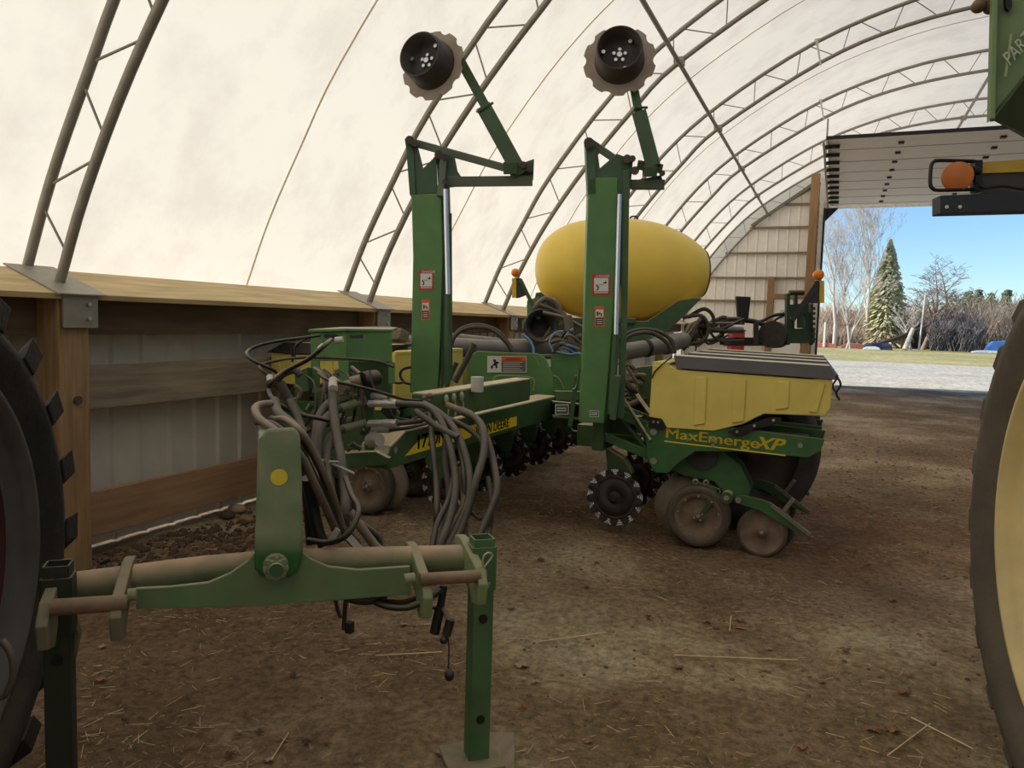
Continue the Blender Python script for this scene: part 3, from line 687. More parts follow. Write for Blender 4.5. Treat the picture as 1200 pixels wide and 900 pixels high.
text('model_number','1770NT',(TX+.006,ya+.12,z_lo+.36*hh),(0,1,0),(0,0,1),.46*hh*1.3,blacktxt,PT,xs=1.15,bold=.015)
text('maker_lettering','JOHN DEERE',(TX+.006,TXp(557,508).y,z_lo+.24*hh),(0,1,0),(0,0,1),.30*hh*1.5,blacktxt,PT,xs=(TXp(600,495).y-TXp(557,508).y)/(.30*hh*1.5*6.4),bold=.012)
# upper beam
UX=-2.12
b=MB(); A0=AX(500,478,UX); zu=sum(AX(x,y,UX).z for x,y in ((555,452),(618,445)))/2
yu0=AX(505,470,UX).y; yu1=AX(622,446,UX).y; b.bb((UX-.13,yu0,zu-.17),(UX,yu1,zu)); b.build('tongue_upper_beam',green_dk,PT,bevel=.012)
b=MB(); q=AX(559,459,UX+.03); b.cyl(q,q+Vector((0,0,.095)),.042); b.build('plastic_cap',mat('cap_white',(205,200,188),.5,dust=.2),PT,bevel=.004)
b=MB(); 
for x,y in ((523,468),(532,466),(541,464)): q=AX(x,y,UX+.02); b.ball(q,.022,10,6,sc=(.7,.7,1.3)); b.sweep([q,q+Vector((.01,.01,-.06)),q+Vector((.01,0,-.11))],.005,5)
b.split('capped_fitting',mat('cap_pale_green',(150,160,120),.5),PT)
# ---- end plates between tongue and right mast
b=MB()
b.prism(dpoly([(651,458),(702,459),(702,469),(651,469)],6.9),CF*.3); b.prism(dpoly([(648,470),(688,474),(688,477),(648,473)],6.6),CF*.4); b.prism(dpoly([(648,487),(688,491),(688,494),(648,490)],6.6),CF*.4)
b.prism(dpoly([(650,470),(690,472),(690,520),(650,500)],7.0),CF*.05); b.bar(D(676,440,6.5),D(668,500,6.5),.04,.03); b.sweep([D(668,500,6.5),D(672,505,6.5),D(682,505,6.5),D(682,500,6.5)],.01,6); b.sweep([D(680,430,6.4),D(676,452,6.4),D(672,457,6.4)],.012,6); b.split('fold_bracket',green_dk,PT,bevel=.004)
decal(650.5,474,666.5,486,6.58,'plate')
# ---- folded marker arms
def mast(name,pf_,d,cyl=True):
    m=empty(name,D(*pf_['foot'],d),PT)
    td=.16
    b=MB(); q=pf_['face']; b.prism(dpoly(q,d),CF*td); b.m=0
    b.build('mast_box',green,m,bevel=.008)
    b=MB(); 
    for poly,dd,t in pf_['plates']: b.prism(dpoly(poly,d+dd),CF*t)
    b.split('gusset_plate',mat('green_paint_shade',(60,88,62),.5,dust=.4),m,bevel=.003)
    b=MB()
    for (x0,y0,x1,y1,wpx,t,dd) in pf_['bars']: b.bar(D(x0,y0,d+dd),D(x1,y1,d+dd),PX(wpx,d),t)
    b.split('linkage_bar',mat('arm_grey_green',(98,108,92),.5,dust=.5),m,bevel=.004)
    b=MB()
    for (x0,y0,x1,y1,wpx,t,dd) in pf_['arm']: b.bar(D(x0,y0,d+dd),D(x1,y1,d+dd),PX(wpx,d),t)
    b.split('marker_tube',mat('arm_dark_green',(62,88,56),.5,dust=.5),m,bevel=.004)
    b=MB()
    for (x0,y0,x1,y1,wpx,t,dd) in pf_['links']: b.bar(D(x0,y0,d+dd),D(x1,y1,d+dd),PX(wpx,d),t)
    b.split('lift_link',green_dk,m,bevel=.003)
    x0,y0,x1,y1=pf_['rod']; b=MB(); b.cyl(D(x0,y0,d-.03),D(x1,y1,d-.03),PX(3.0,d)); b.build('cylinder_rod',chrome,m)
    x0,y0,x1,y1=pf_['barrel']; b=MB(); b.cyl(D(x0,y0,d-.03),D(x1,y1,d-.03),PX(4.2,d)); b.build('cylinder_barrel',green_dk,m)
    b=MB()
    for x,y,r in pf_['pins']: b.cyl(D(x,y,d-.05),D(x,y,d+.17),PX(r,d),n=10)
    b.split('pin',iron,m)
    # disc and hub drum
    (dx,dy),(ux,uy),(Rp,rp),dd=pf_['disc']
    c=D(dx,dy,d+dd); rd_=ray(dx,dy).normalized(); a=((CR*ux+CU*uy)-rd_*(CR*ux+CU*uy).dot(rd_)-rd_*pf_['tow']).normalized()
    b=MB(); n=120; X,Y,Z=b.frame(a); vs=[c+Z*.0]
    R0=PX(Rp,d); 
    for i in range(n):
        t=2*PI*i/n; k=(math.cos(10*t)); r=R0*(1-.085*max(0,k)**.7 if k>0 else 1)
        vs.append(c+(X*math.cos(t)+Y*math.sin(t))*r)
    vs2=[v-Z*.006 for v in vs]
    b.add(vs+vs2,[(0,1+i,1+(i+1)%n) for i in range(n)]+[(n+1,n+2+(i+1)%n,n+2+i) for i in range(n)]+[(1+i,n+2+i,n+2+(i+1)%n,1+(i+1)%n) for i in range(n)],False)
    b.build('marker_disc',tan_disc,m)
    L_=PX(pf_['len'],d); r=PX(rp,d)
    b=MB(); b.lathe(c,a,[(0,r*1.12),(L_*.2,r*1.1),(L_,r*1.0),(L_+.004,r*.97),(L_,r*.93),(L_*.35,r*.85),(L_*.35,0)],40); b.m=1
    for i in range(5): t=2*PI*i/5+.3; b.cyl(c+Z*L_*.35+(X*math.cos(t)+Y*math.sin(t))*r*.26,c+Z*(L_*.35+.02)+(X*math.cos(t)+Y*math.sin(t))*r*.26,r*.08,n=8)
    b.cyl(c+Z*L_*.35,c+Z*(L_*.35+.03),r*.12,n=10)
    for i in range(3): t=2*PI*i/3+.9; b.cyl(c+Z*L_*.4+(X*math.cos(t)+Y*math.sin(t))*r*.72,c+Z*(L_*.4+.03)+(X*math.cos(t)+Y*math.sin(t))*r*.72,r*.09,n=8)
    b.build('hub_drum',[mat('drum_dark',(62,54,50),.55,var=.25,scale=10),steel_b],m)
    for (x0,y0,x1,y1,k) in pf_['decals']: decal(x0,y0,x1,y1,d-.001,k,m)
    return m
mast('marker_arm',dict(foot=(700,497),
 face=[(690,208),(724,208),(722,330),(715,420),(708,496),(680,495),(684,400),(687,300)],
 plates=[([(686,164),(693,166),(700,175),(703,197),(723,180),(742,187),(738,228),(734,262),(724,262),(724,228),(690,228)],.02,.02),([(686,164),(692,166),(698,180),(699,228),(689,228)],.0,.12),([(723,184),(735,184),(734,262),(728,330),(722,400),(714,480),(708,496),(716,400),(721,300)],.03,.10),([(740,212),(775,205),(779,222),(740,222)],.10,.02)],
 bars=[(692,167,723,188,9,.03,.05),(736,216,778,216,11,.06,.08),(747,193,776,198,11,.05,.1),],
 arm=[(749,132,766,196,17,.10,.05),(742,98,750,140,10,.07,.06),(742,126,758,126,3,.11,.04),(754,201,769,201,12,.10,.0)],
 links=[(734,200,731,380,8,.03,.02),(731,380,727,490,8,.03,.02),(724,440,718,492,7,.03,-.05)],
 rod=(726,228,721.5,395),barrel=(721.5,392,716,485),pins=[(690,167,6),(735,186,5),(741,186,4),(776,203,3.5),(688,171,3),(744,200,5)],
 disc=((726,71),(0,.49),(42.5,26),.0),tow=.87,len=30,decals=[(694,321,715,346,'danger'),(697,359,708,383,'pinch'),(691,481,702,488.5,'plate')]),5.95)
mast('marker_arm',dict(foot=(500,468),
 face=[(482,228),(517,226),(519,300),(516,400),(513,462),(480,460),(482,400),(484,300)],
 plates=[([(474,162),(482,163),(490,173),(496,197),(511,182),(513,226),(484,228)],.02,.02),([(475,162),(481,163),(485,180),(487,228),(480,228)],.0,.12),([(511,180),(532,180),(536,200),(545,214),(526,216),(527,250),(528,330),(528,420),(516,462),(518,300)],.04,.10),([(598,196),(626,186),(625,210),(617,217),(598,216)],.04,.03)],
 bars=[(484,167,600,199,9,.04,.05),(524,213,624,212,12,.07,.06),(520,180,516,230,8,.03,-.02),],
 arm=[(567,126,611,206,18,.11,.05),(540,72,573,132,11,.07,.06),(559,131,577,121,3,.12,.04),(590,197,606,197,14,.10,.0)],
 links=[(527,250,528,445,5,.02,.06)],
 rod=(522,222,525,345),barrel=(525,345,524,450),pins=[(480,164,5),(486,168,4),(514,181,5),(521,184,4),(522,213,3.5),(621,198,4),(613,193,4)],
 disc=((507,77),(-.50,.44),(41,26),.0),tow=.75,len=30,decals=[(491,316,508,340,'danger'),(494,351,503.5,375,'pinch')]),5.75)
# ---- rear pipes, blowers, lamps
b=MB(); b.cyl(D(474,405,7.4),D(650,413,8.6),PX(12,8)); b.cyl(D(520,396,8.6),D(640,408,9.0),PX(7,8.6)); b.build('air_manifold_pipe',pipe_grey,PT)
b=MB(); b.cyl(D(728,413,7.9),D(780,404,8.3),PX(10,8)); b.cyl(D(780,404,8.3),D(802,398,8.7),PX(12,8.3),PX(9,8.3)); b.m=1; b.lathe(D(757,408,8.1),D(780,404,8.3)-D(728,413,7.9),[(-.02,.0),(-.02,PX(11,8)),(.02,PX(11,8)),(.02,0)],20); b.build('air_manifold_pipe',[pipe_grey,black],PT)
b=MB(); b.cyl(D(806,384,9.8),D(868,387,11.5),PX(5,10)); b.build('cross_pipe',pipe_grey,PT)
def fan(px,py,d,r):
    b=MB(); c=D(px,py,d); a=(-CF+CR*.1); b.lathe(c,a,[(-.18,r*.8),(-.05,r),(.03,r*1.0),(.035,r*.93),(.0,r*.80),(-.06,r*.62),(-.2,r*.6),(-.2,0)],32); b.build('vacuum_fan',darkgrey,PT)
fan(634,382,8.2,PX(20,8.2))
b=MB(); b.prism(dpoly([(612,374),(640,376),(632,392),(612,385)],8.42),CF*.2); b.prism(dpoly([(618,352),(630,348),(640,360),(640,375),(618,378)],8.6),CF*.2); b.split('fan_bracket',mat('green_dusty2',(110,128,92),.7),PT)
def hz(pts,d,r,m=None,name='hose',sub=5):
    b=MB()
    P=[D(p[0],p[1],p[2] if len(p)>2 else d) for p in pts]
    b.sweep(P,PX(r,d),8,sub); return b.build(name,m or hose,PT)
for pts,d,r,m in [
 ([(625,362),(640,350),(655,360),(650,380),(640,395)],8.3,3.5,hose_lt),([(632,358),(650,365),(668,378),(672,392)],8.2,3,hose),([(640,350),(662,370),(670,385)],8.4,3,hose_lt),
 ([(648,352),(660,372),(680,382)],8.3,2.5,hose),([(636,366),(660,372),(684,384)],8.1,2,hose_lt),([(655,396),(668,400),(680,395),(690,400)],8.0,4,hose),
 ([(640,400),(652,392),(664,400),(676,398)],8.0,2.5,hose_lt),([(665,370),(668,392),(672,412)],8.0,5.5,hose_lt),
 ([(612,392),(620,398),(625,408),(625,420)],7.9,1.5,blue_t),([(660,410),(664,392),(672,385)],7.9,1.2,blue_t),([(648,412),(644,400),(650,390),(660,388)],7.8,1,blue_t),([(652,412),(668,415),(680,414),(690,420)],7.8,1,blue_t),
 ([(528,406),(535,392),(552,384),(575,386),(592,400),(600,412)],7.0,2.4,hose),([(528,400),(540,386),(560,381),(583,388),(600,408)],7.1,2.4,hose),([(556,403),(545,425),(533,448)],6.6,3.6,hose),
 ([(523,455),(528,440),(535,425)],6.3,3,hose),
 ([(728,402),(742,392),(762,390),(780,400),(788,414)],7.3,2.4,hose),([(722,400),(742,388),(765,387),(784,396),(791,414)],7.4,2.4,hose),
 ([(800,410),(815,395),(832,388),(836,372),(825,362),(806,372)],9.2,2.3,hose),([(795,405),(822,400),(830,385),(822,370),(800,372)],9.0,2.3,hose),([(792,398),(808,390),(822,378),(836,380)],9.4,2.5,hose_lt),([(800,396),(825,388),(850,375),(868,374)],9.6,2.4,hose),
 ([(806,408),(812,392),(824,384)],9.1,1,hose_lt),([(815,411),(818,396),(822,386)],9.1,1,hose_lt),([(850,374),(880,376),(900,382),(915,385)],10,3,hose_blk),([(868,376),(890,377),(905,370),(925,367)],10,2,hose_blk),([(902,382),(910,374),(925,367)],10,1.4,hose_blk),
 ([(830,380),(850,372),(845,392),(832,402)],9.4,2.5,hose),
 ([(735,430),(742,442),(748,450)],6.6,2,hose_lt),([(726,440),(735,452),(745,458)],6.7,4,hose),([(722,470),(735,475),(750,470)],6.6,4,iron),([(720,450),(740,446),(752,450)],6.8,3,hose_lt),([(725,425),(742,432),(748,448)],6.9,3,hose)]:
    hz(pts,d,r,m)
random.seed(21)
for k in range(14):
    x0,y0=798+random.random()*12,392+random.random()*14; x1,y1=826+random.random()*46,374+random.random()*26
    hz([(x0,y0,8.9),(x0+8+random.random()*8,y0-14-random.random()*10,9.0),((x0+x1)/2,(y0+y1)/2-8+random.random()*16,9.2),(x1,y1,9.5)],9.2,1.1+random.random()*1.2,random.choice([hose,hose_blk,hose_lt]))
for k in range(12):
    x0,y0=728+random.random()*10,430+random.random()*50; hz([(x0,y0,6.9),(x0+8,y0-8+random.random()*14,6.7),(x0+18+random.random()*8,y0+random.random()*20,6.8)],6.8,1.2+random.random()*2,random.choice([hose,hose_lt,hose_blk]))
for k in range(10):
    x0,y0=644+random.random()*14,398+random.random()*14; hz([(x0,y0,7.9),(x0+10,y0-12+random.random()*10,7.8),(x0+24,y0-8+random.random()*16,7.9)],7.9,1+random.random()*2,random.choice([hose,hose_lt,hose_blk,blue_t]))
for k in range(9):
    x0=352+random.random()*60; y0=432+random.random()*16; H([(x0,y0,4.15),(x0+8,y0+10,4.0),(x0+4+random.random()*12,y0+24+random.random()*20,4.0),(x0-8+random.random()*24,y0+60,3.95)],4.0,1+random.random()*2.2,random.choice([hose,hose_blk,hose_lt])) if False else None
b=MB(); b.prism(dpoly([(748,430),(766,428),(766,500),(748,500)],6.9),CF*.2); b.build('wing_bracket',green_dk,PT,bevel=.005)
b=MB(); b.prism(dpoly([(740,384),(762,384),(762,398),(740,398)],9),CF*.2); b.build('valve_block',iron,PT,bevel=.01)
def lamp(px,py,r,d,plate,arm,strip):
    m=empty('warning_lamp',D(px,py+20,d),PT)
    b=MB(); c=D(px,py,d); b.lathe(c,-CF,[(-.05,0),(-.05,PX(r,d)*.9),(0,PX(r,d)),(.03,PX(r,d)*.85),(.045,PX(r,d)*.5),(.05,0)],24); b.build('amber_lens',amber,m)
    b=MB(); b.prism(dpoly(plate,d),CF*.03); b.build('lamp_plate',darkgrey,m)
    b=MB(); b.prism(dpoly(strip,d-.01),CF*.008); b.build('reflector_strip',mat('reflector_yellow',(214,176,40),.4),m)
    b=MB(); b.bar(D(*arm[0],d),D(*arm[1],d),PX(arm[2],d),.04); b.build('lamp_arm',green_dk if px<800 else black,m)
lamp(604,319.5,5,8.3,[(605,326),(611,326),(616,346),(608,349),(605,349)],((610,328),(632,374),4.5),[(600,326),(605,326),(605,349),(600,349)])
lamp(959.5,322,6.3,9.5,[(956,329),(961,329),(961,355),(948,355),(946,346)],((958,332),(928,376),6),[(960.5,329),(966,329),(966,355),(960.5,355)])
# rear right frame section
b=MB()
for pl,d,t in [([(863,347),(880,348),(877,374),(865,374)],9.8,.06),]: b.prism(dpoly(pl,d),CF*t)
b.build('seat_panel',black,PT,bevel=.004)
b=MB()
for pl in ([(924,385),(955,385),(955,402),(924,402)],[(922,344),(926,344),(926,404),(922,404)],[(932,345),(935,345),(935,362),(932,362)],[(925,357),(948,355),(948,366),(940,370),(925,372)],[(944,366),(952,366),(952,402),(944,402)],[(925,374),(931,372),(931,388),(925,388)],[(951,356),(953,356),(953,404),(951,404)]): b.prism(dpoly(pl,9.7),CF*.08)
b.bar(D(945,354,9.7),D(946,380,9.7),.02,.02); b.cyl(D(925,343,9.7),D(942,343,9.7),PX(3,9.7)); b.cyl(D(938,370,9.6),D(938,384,9.6),PX(4,9.7))
for i in range(7): b.cyl(D(953,360+i*6,9.65),D(953,363+i*6,9.65),PX(2.5,9.7),n=8)
b.build('rear_frame',mat('green_deep',(46,66,44),.6,dust=.4),PT,bevel=.003)
b=MB(); b.cyl(D(905,392,9.6),D(912,393,10.4),PX(16,9.6),n=26); b.build('transport_tyre',rubber,PT)
b=MB(); b.prism(dpoly([(855,395),(920,396),(920,404),(855,404)],9.8),CF*.3); b.bar(D(846,378,9.6),D(846,404,9.6),PX(5,9.6),.05); b.bar(D(853,378,9.6),D(872,378,9.6),PX(5,9.6),.05); b.bar(D(886,378,9.6),D(886,404,9.6),PX(6,9.6),.05); b.build('rear_toolbar',mat('dark_frame',(48,42,38),.7,dust=.3),PT,bevel=.004)
# ---- hydraulic box and manifold at the front of the tongue
b=MB()
b.prism(dpoly([(364,388),(406,387),(406,423),(364,423)],4.3),CF*.02)
b.prism([D(404,387,4.3),D(459,387.5,4.55),D(459,424,4.55),D(404,424,4.3)],CF*.02+CR*.0)
b.prism([D(361,386,4.28),D(404,385,4.28),D(460,386,4.55),D(466,383.5,5.0),D(400,383,4.8)],CU*-.015)
b.prism(dpoly([(364,423),(374,423),(374,458),(364,458)],4.3),CF*.02); b.prism(dpoly([(396,423),(408,423),(408,448),(398,448)],4.3),CF*.02)
b.prism([D(455,424,4.55),D(460,424,4.55),D(460,450,4.55),D(455,450,4.55)],CF*.1)
b.build('hydraulic_box',green,PT,bevel=.003)
b=MB()
for q in ([(379,391.5),(394,391.5),(394,396),(380,395.5)],[(410,392.5),(425,392.5),(425,396.5),(410,396.5)]): b.prism(dpoly(q,4.285),CF*.01)
b.split('box_slot',black,PT)
b=MB(); b.prism(dpoly([(400,383.5),(455,382),(472,385),(467,398),(455,398),(400,396)],5.2),CF*.4); b.build('dusty_cover',wood_top if False else mat('cover_tan',(150,132,104),.8,dust=.5),PT,bevel=.01)
b=MB()
b.prism(dpoly([(427,456),(438,456),(438,528),(427,528)],4.1),CF*.03)
b.prism(dpoly([(368,455),(428,455),(428,540),(368,540)],4.5),CF*.12); b.prism(dpoly([(345,436),(360,430),(362,458),(346,462)],4.2),CF*.1)
b.prism(dpoly([(392,532),(440,529),(456,537),(452,545),(400,548)],4.3),CF*.4)
b.prism(dpoly([(408,422),(458,422),(458,462),(408,462)],4.75),CF*.08); b.split('manifold_stand',green_dk,PT,bevel=.004)
b=MB(); b.prism(dpoly([(366,455),(402,451),(402,456),(366,460)],4.1),CF*.2); b.split('step_plate',dusty_st,PT)
b=MB(); b.cyl(D(410,452,4.0),D(398,455,3.9),PX(7,4)); b.cyl(D(412,449,4.0),D(424,446,4.0),PX(8,4)); b.m=1; b.cyl(D(424,446,4.0),D(440,443,4.1),PX(10,4)); b.cyl(D(432,446,4.0),D(436,445,4.0),PX(12,4)); b.cyl(D(440,443,4.1),D(446,446,4.1),PX(9,4),PX(5,4)); b.build('power_coupler',[hose_lt,hose_blk],PT,bevel=.002)
# couplers: left side and right side of the valve plate
b=MB()
for x0,y0,x1,y1 in ((409,464,392,469),(425,470,396,479),(425,497,400,503)): b.cyl(D(x0,y0,4.05),D(x1,y1,3.9),PX(5,4)); b.cyl(D(x0,y0,4.05),D(x0+4,y0-1,4.05),PX(6.2,4),n=6)
b.split('hose_coupler',mat('coupler_dusty',(128,130,98),.6,.3),PT,bevel=.002)
b=MB()
for y in (473,496): b.cyl(D(433,y,4.0),D(450,y,3.95),PX(4.6,4),n=6); b.cyl(D(450,y,3.95),D(466,y+.5,3.9),PX(5,4))
b.cyl(D(436,464,4.05),D(455,466,4.0),PX(3.8,4)); b.cyl(D(436,504,4.05),D(457,504,4.0),PX(3.5,4)); b.cyl(D(433,516,4.0),D(445,516,3.95),PX(8,4),n=10); b.cyl(D(437,506,4.0),D(437,524,4.0),PX(5,4),n=8)
b.split('hose_coupler',mat('coupler_silver',(190,188,184),.35,.6,var=.1),PT,bevel=.002)
def H(pts,d0,r,m=hose,name='hydraulic_hose'):
    b=MB(); P=[D(p[0],p[1],p[2] if len(p)>2 else d0) for p in pts]; b.sweep(P,PX(r*.9,d0),9,6); return b.build(name,m,PT)
for k in range(12):
    x0=356+random.random()*64; y0=430+random.random()*20
    H([(x0,y0,4.2),(x0+10,y0+10,4.05),(x0+4+random.random()*12,y0+28+random.random()*20,4.0),(x0-10+random.random()*26,y0+64,4.1)],4.0,1+random.random()*2.0,random.choice([hose,hose_blk,hose_lt]))
b=MB()
for k in range(22):
    x=342+random.random()*88; y=436+random.random()*90; p=D(x,y,4.2+random.random()*.2); b.cyl(p,p+Vector((random.gauss(0,.02),random.gauss(0,.02),random.gauss(0,.02)))+CR*.03,PX(3+random.random()*3,4),n=8)
b.split('pipe_fitting',iron,PT,bevel=.002)
# thin black cables
H([(376,393),(350,396.5),(333,398.5),(310,403),(293,409.5),(289,415,3.9),(297,423,3.85),(319,433,3.9),(326,440,4)],4.1,2,hose_blk,'control_cable')
H([(462,430),(454,427),(440,423),(400,420),(360,419),(333,421),(309,426.5),(304,431,3.8),(314,440,3.8),(324,446,3.9)],4.0,1.9,hose,'control_cable')
H([(388,398,4.1),(381,404),(363,420),(333,436,3.7),(319,446,3.6),(315,457,3.6),(320,468,3.5),(336,479,3.5),(355,486.5,3.5),(373,490,3.5),(398,495,3.5)],3.6,3.1,hose_blk)
H([(373,438,3.9),(382,444,3.8),(393,447,3.7),(415,452,3.7),(439,458,3.8),(470,467,4.1),(494,470,4.3)],3.9,2.2,hose_blk,'control_cable')
H([(345,420,4.2),(347,405,4.2),(360,396,4.2)],4.2,1.7,hose_blk,'control_cable'); H([(343,424,4.2),(342,408,4.2)],4.2,1.7,hose_blk,'control_cable')
H([(482,430,5.4),(472,433,5.4),(469,440,5.4),(474,448,5.4),(482,450,5.4)],5.4,1.8,hose_blk,'control_cable'); H([(458,412,5.3),(470,406,5.3),(482,404,5.3)],5.3,1.9,hose_blk,'control_cable'); H([(455,446,5.2),(466,449,5.2),(473,448,5.2)],5.2,1.6,hose_blk,'control_cable')
# left bundle knots
H([(324,446,3.8),(332,438),(345,434),(352,440)],3.8,5,hose); H([(328,448),(338,466),(350,485),(362,492)],3.75,6,hose); H([(322,470),(326,484,3.3),(338,494,3.2),(350,505,3.1)],3.5,6.5,hose)
H([(345,452),(352,458),(350,466)],3.9,3,hose_lt); H([(348,456),(351,462),(347,472)],3.9,.8,hose_lt)
H([(340,470),(352,500,3.4),(360,540,3.2),(372,580,3.1)],3.5,6,hose)
# white-banded hose hanging
H([(390,452,3.7),(390,470,3.6),(393,500,3.45),(399,535,3.3),(404,570,3.2),(405,600,3.1),(402,632,3.1)],3.5,6.2,hose)
b=MB(); b.cyl(D(390,456,3.64),D(390.5,446,3.72),PX(5.5,3.7)); b.cyl(D(373,410,3.95),D(378,405,4.02),PX(3,3.9)); b.cyl(D(317,447,3.6),D(316,441,3.62),PX(4,3.6)); b.cyl(D(393,399,4.2),D(402,398,4.2),PX(4,4.2)); b.split('hose_band',mat('band_white',(190,184,172),.5),PT)
# couplers' hoses dropping
H([(392,469,3.9),(384,474,3.85),(376,484,3.8),(371,500,3.7),(369,530,3.6),(371,560,3.4),(380,590,3.2)],3.8,5.6)
H([(397,479,3.9),(388,485,3.8),(379,495,3.7),(373,512,3.6),(372,540,3.5),(376,575,3.3),(390,610,3.1)],3.8,6)
H([(401,503,3.85),(392,508,3.8),(384,520,3.7),(382,545,3.5),(388,580,3.3),(398,615,3.1)],3.8,6)
# dusty bundle over the hitch post
H([(317,473,3.1),(306,474,2.95),(299,479,2.85),(303,490,2.75),(320,503,2.68),(340,520,2.66),(357,542,2.7),(370,570,2.75),(384,600,2.85),(396,628,2.95)],2.85,5.2,hose_lt)
H([(323,491,2.9),(335,492,2.8),(352,505,2.72),(368,530,2.75),(382,560,2.8),(393,590,2.9),(404,625,3.0)],2.85,4.4,hose_lt)
H([(318,490,2.95),(338,500,2.8),(360,523,2.76),(375,550,2.8),(388,578,2.9),(397,600,3.0)],2.85,4.2,hose)
H([(301,495,2.9),(308,495,2.85),(322,498,2.78),(345,517,2.74),(362,545,2.78),(378,580,2.85),(395,615,2.95),(415,640,3.05)],2.85,4.2,hose)
H([(360,560,2.85),(366,590),(372,620),(380,640)],2.9,8,hose_blk); H([(375,540,2.95),(385,580),(395,610),(420,640)],3.0,6,hose); H([(355,520,2.95),(358,560),(362,600),(365,638)],2.95,7,hose_blk)
H([(361,633,2.8),(385,636,2.75),(405,628,2.72),(417,610,2.75),(420,595,2.8),(412,580,2.9),(405,560,3.0)],2.8,4,hose_blk)
H([(410,600,3.0),(425,620,3.0),(440,640,3.0),(452,648,3.0)],3.0,6,hose_lt); H([(423,613,3.05),(440,625,3.05),(450,640,3.05),(462,645,3.0)],3.0,4,hose)
b=MB(); b.bar(D(405,625,2.85),D(424,646,2.85),PX(8,2.9),.006); b.bar(D(388,633,2.8),D(396,620,2.8),PX(7,2.8),.01); b.split('hose_tag',mat('tag_pale',(170,168,158),.5),PT)
b=MB(); b.cyl(D(386,541,3.2),D(397,541.5,3.15),.006,n=6); b.cyl(D(388,543,3.2),D(415,555,3.1),.006,n=6); b.split('wire_tie',mat('tie_pale',(150,145,130),.5),PT)
# right bundle
H([(466,473.5,3.9),(485,474,3.85),(500,476,3.8),(511,484,3.7),(522,505,3.6),(530,535,3.5),(534,570,3.4),(528,605,3.3),(515,640,3.2),(508,660,3.2)],3.7,4.6)
H([(466,496,3.9),(480,495,3.9),(494,493,3.95)],3.9,3.6,hose); H([(457,504,4),(480,501,4),(500,496,4.1)],4,2.6,hose)
H([(487,482,3.7),(500,491,3.65),(516,502,3.6),(537,513,3.55)],3.6,4.4,hose); H([(460,500,4.0),(478,495,3.95),(492,487,3.9),(506,482,3.9)],3.9,1.6,hose_lt,'control_cable'); H([(455,474,4),(462,488,4),(480,492,4.1)],4,1.2,hose,'control_cable')
H([(504,478,3.8),(507,520,3.6),(511,560,3.5),(512,600,3.4),(511,618,3.4)],3.6,4.2,hose_blk)
H([(497,473,3.9),(515,484,3.75),(534,505,3.6),(546,535,3.5),(551,565,3.4),(548,590,3.35),(535,618,3.3),(518,650,3.2)],3.6,4.8)
H([(541,482,3.8),(556,489,3.7),(566,503,3.6),(567,530,3.5),(558,562,3.4),(550,590,3.35),(540,620,3.3),(522,655,3.2)],3.6,5)
H([(560,492,3.75),(571,515,3.6),(579,545,3.5),(582,575,3.4),(574,600,3.35),(563,625,3.3),(556,650,3.25)],3.6,4.6,hose)
H([(508,478,3.8),(528,500,3.65),(540,528,3.55),(544,560,3.45),(545,600,3.4),(545,640,3.3)],3.6,4)
H([(519,488,3.85),(540,497,3.75),(556,508,3.7),(566,520,3.65),(573,535,3.6)],3.7,3.8)
H([(533,552,3.5),(526,585,3.4),(512,615,3.3),(505,650,3.2)],3.4,4,hose); H([(540,548,3.5),(543,590,3.4),(528,622,3.3),(512,652,3.2)],3.4,4.2,hose_lt); H([(524,500,3.7),(521,540,3.6),(526,580,3.5),(520,620,3.4),(500,655,3.3)],3.5,4.4)
H([(552,600,3.4),(562,608,3.4),(572,602,3.4),(580,592,3.5)],3.4,2.4,hose); H([(572,560,3.5),(576,590,3.4),(574,620,3.4),(566,640,3.3)],3.4,3.5,hose)
b=MB(); b.cyl(D(525,475,3.9),D(540,481,3.8),PX(4,3.8)); b.cyl(D(540,481,3.8),D(553,487,3.75),PX(5,3.8)); b.build('hose_end',rust,PT); b=MB()
for i in range(6): b.ball(D(496+random.random()*10,462+random.random()*14,4.3),PX(4.5,4.3),8,6)
b.build('hose_clamp',iron,PT)
# ---- the hitch
def dh(px,off=0):
    k=(px-60)/500; return 1/((1-k)/2.42+k/2.87)+off
def DH(px,py,off=0): return D(px,py,dh(px,off))
hb=(DH(560,650)-DH(60,690)); hb.z=0; hb.normalize(); hn=Vector((hb.y,-hb.x,0))  # towards the viewer
hn=hn if hn.dot(-CF)>0 else -hn
b=MB(); b.sweep([DH(82,690,.06),DH(300,664,.06),DH(540,655,.06)],PX(18,2.65),24,4); b.build('hitch_tube',mat('hitch_tube_worn',(96,108,74),.7,dust=1.0,dcol=(178,148,118),var=.3,scale=6,side=.08,dlo=.15,dhi=.95),PT)
b=MB()
pts=[(160,711),(158,690),(200,688),(244,683),(270,672),(290,658),(300,646),(352,646),(364,655),(384,664),(420,668),(481,664),(482,694),(400,700),(300,708)]
b.prism([DH(x,y,-.08) for x,y in pts],-hn*.0+Vector((hn.x,hn.y,0))*-.02); b.prism([DH(x,y,-.08) for x,y in ((158,708),(300,706),(482,692),(482,697),(300,711),(160,714))],hn*-.2)
b.build('hitch_channel',mat('hitch_green',(74,112,68),.55,dust=.8,var=.22,scale=4,side=.22),PT,bevel=.003)
def hplate(pts,o0,t,name='hitch_plate',m=green_dusty):
    b=MB(); b.prism([DH(x,y,o0) for x,y in pts],hb*t); b.build(name,m,PT,bevel=.004)
def eplate(pxs,pxt,ytop,pxm,ymid0,ymid1,ybot,d0,d1,m):
    pass
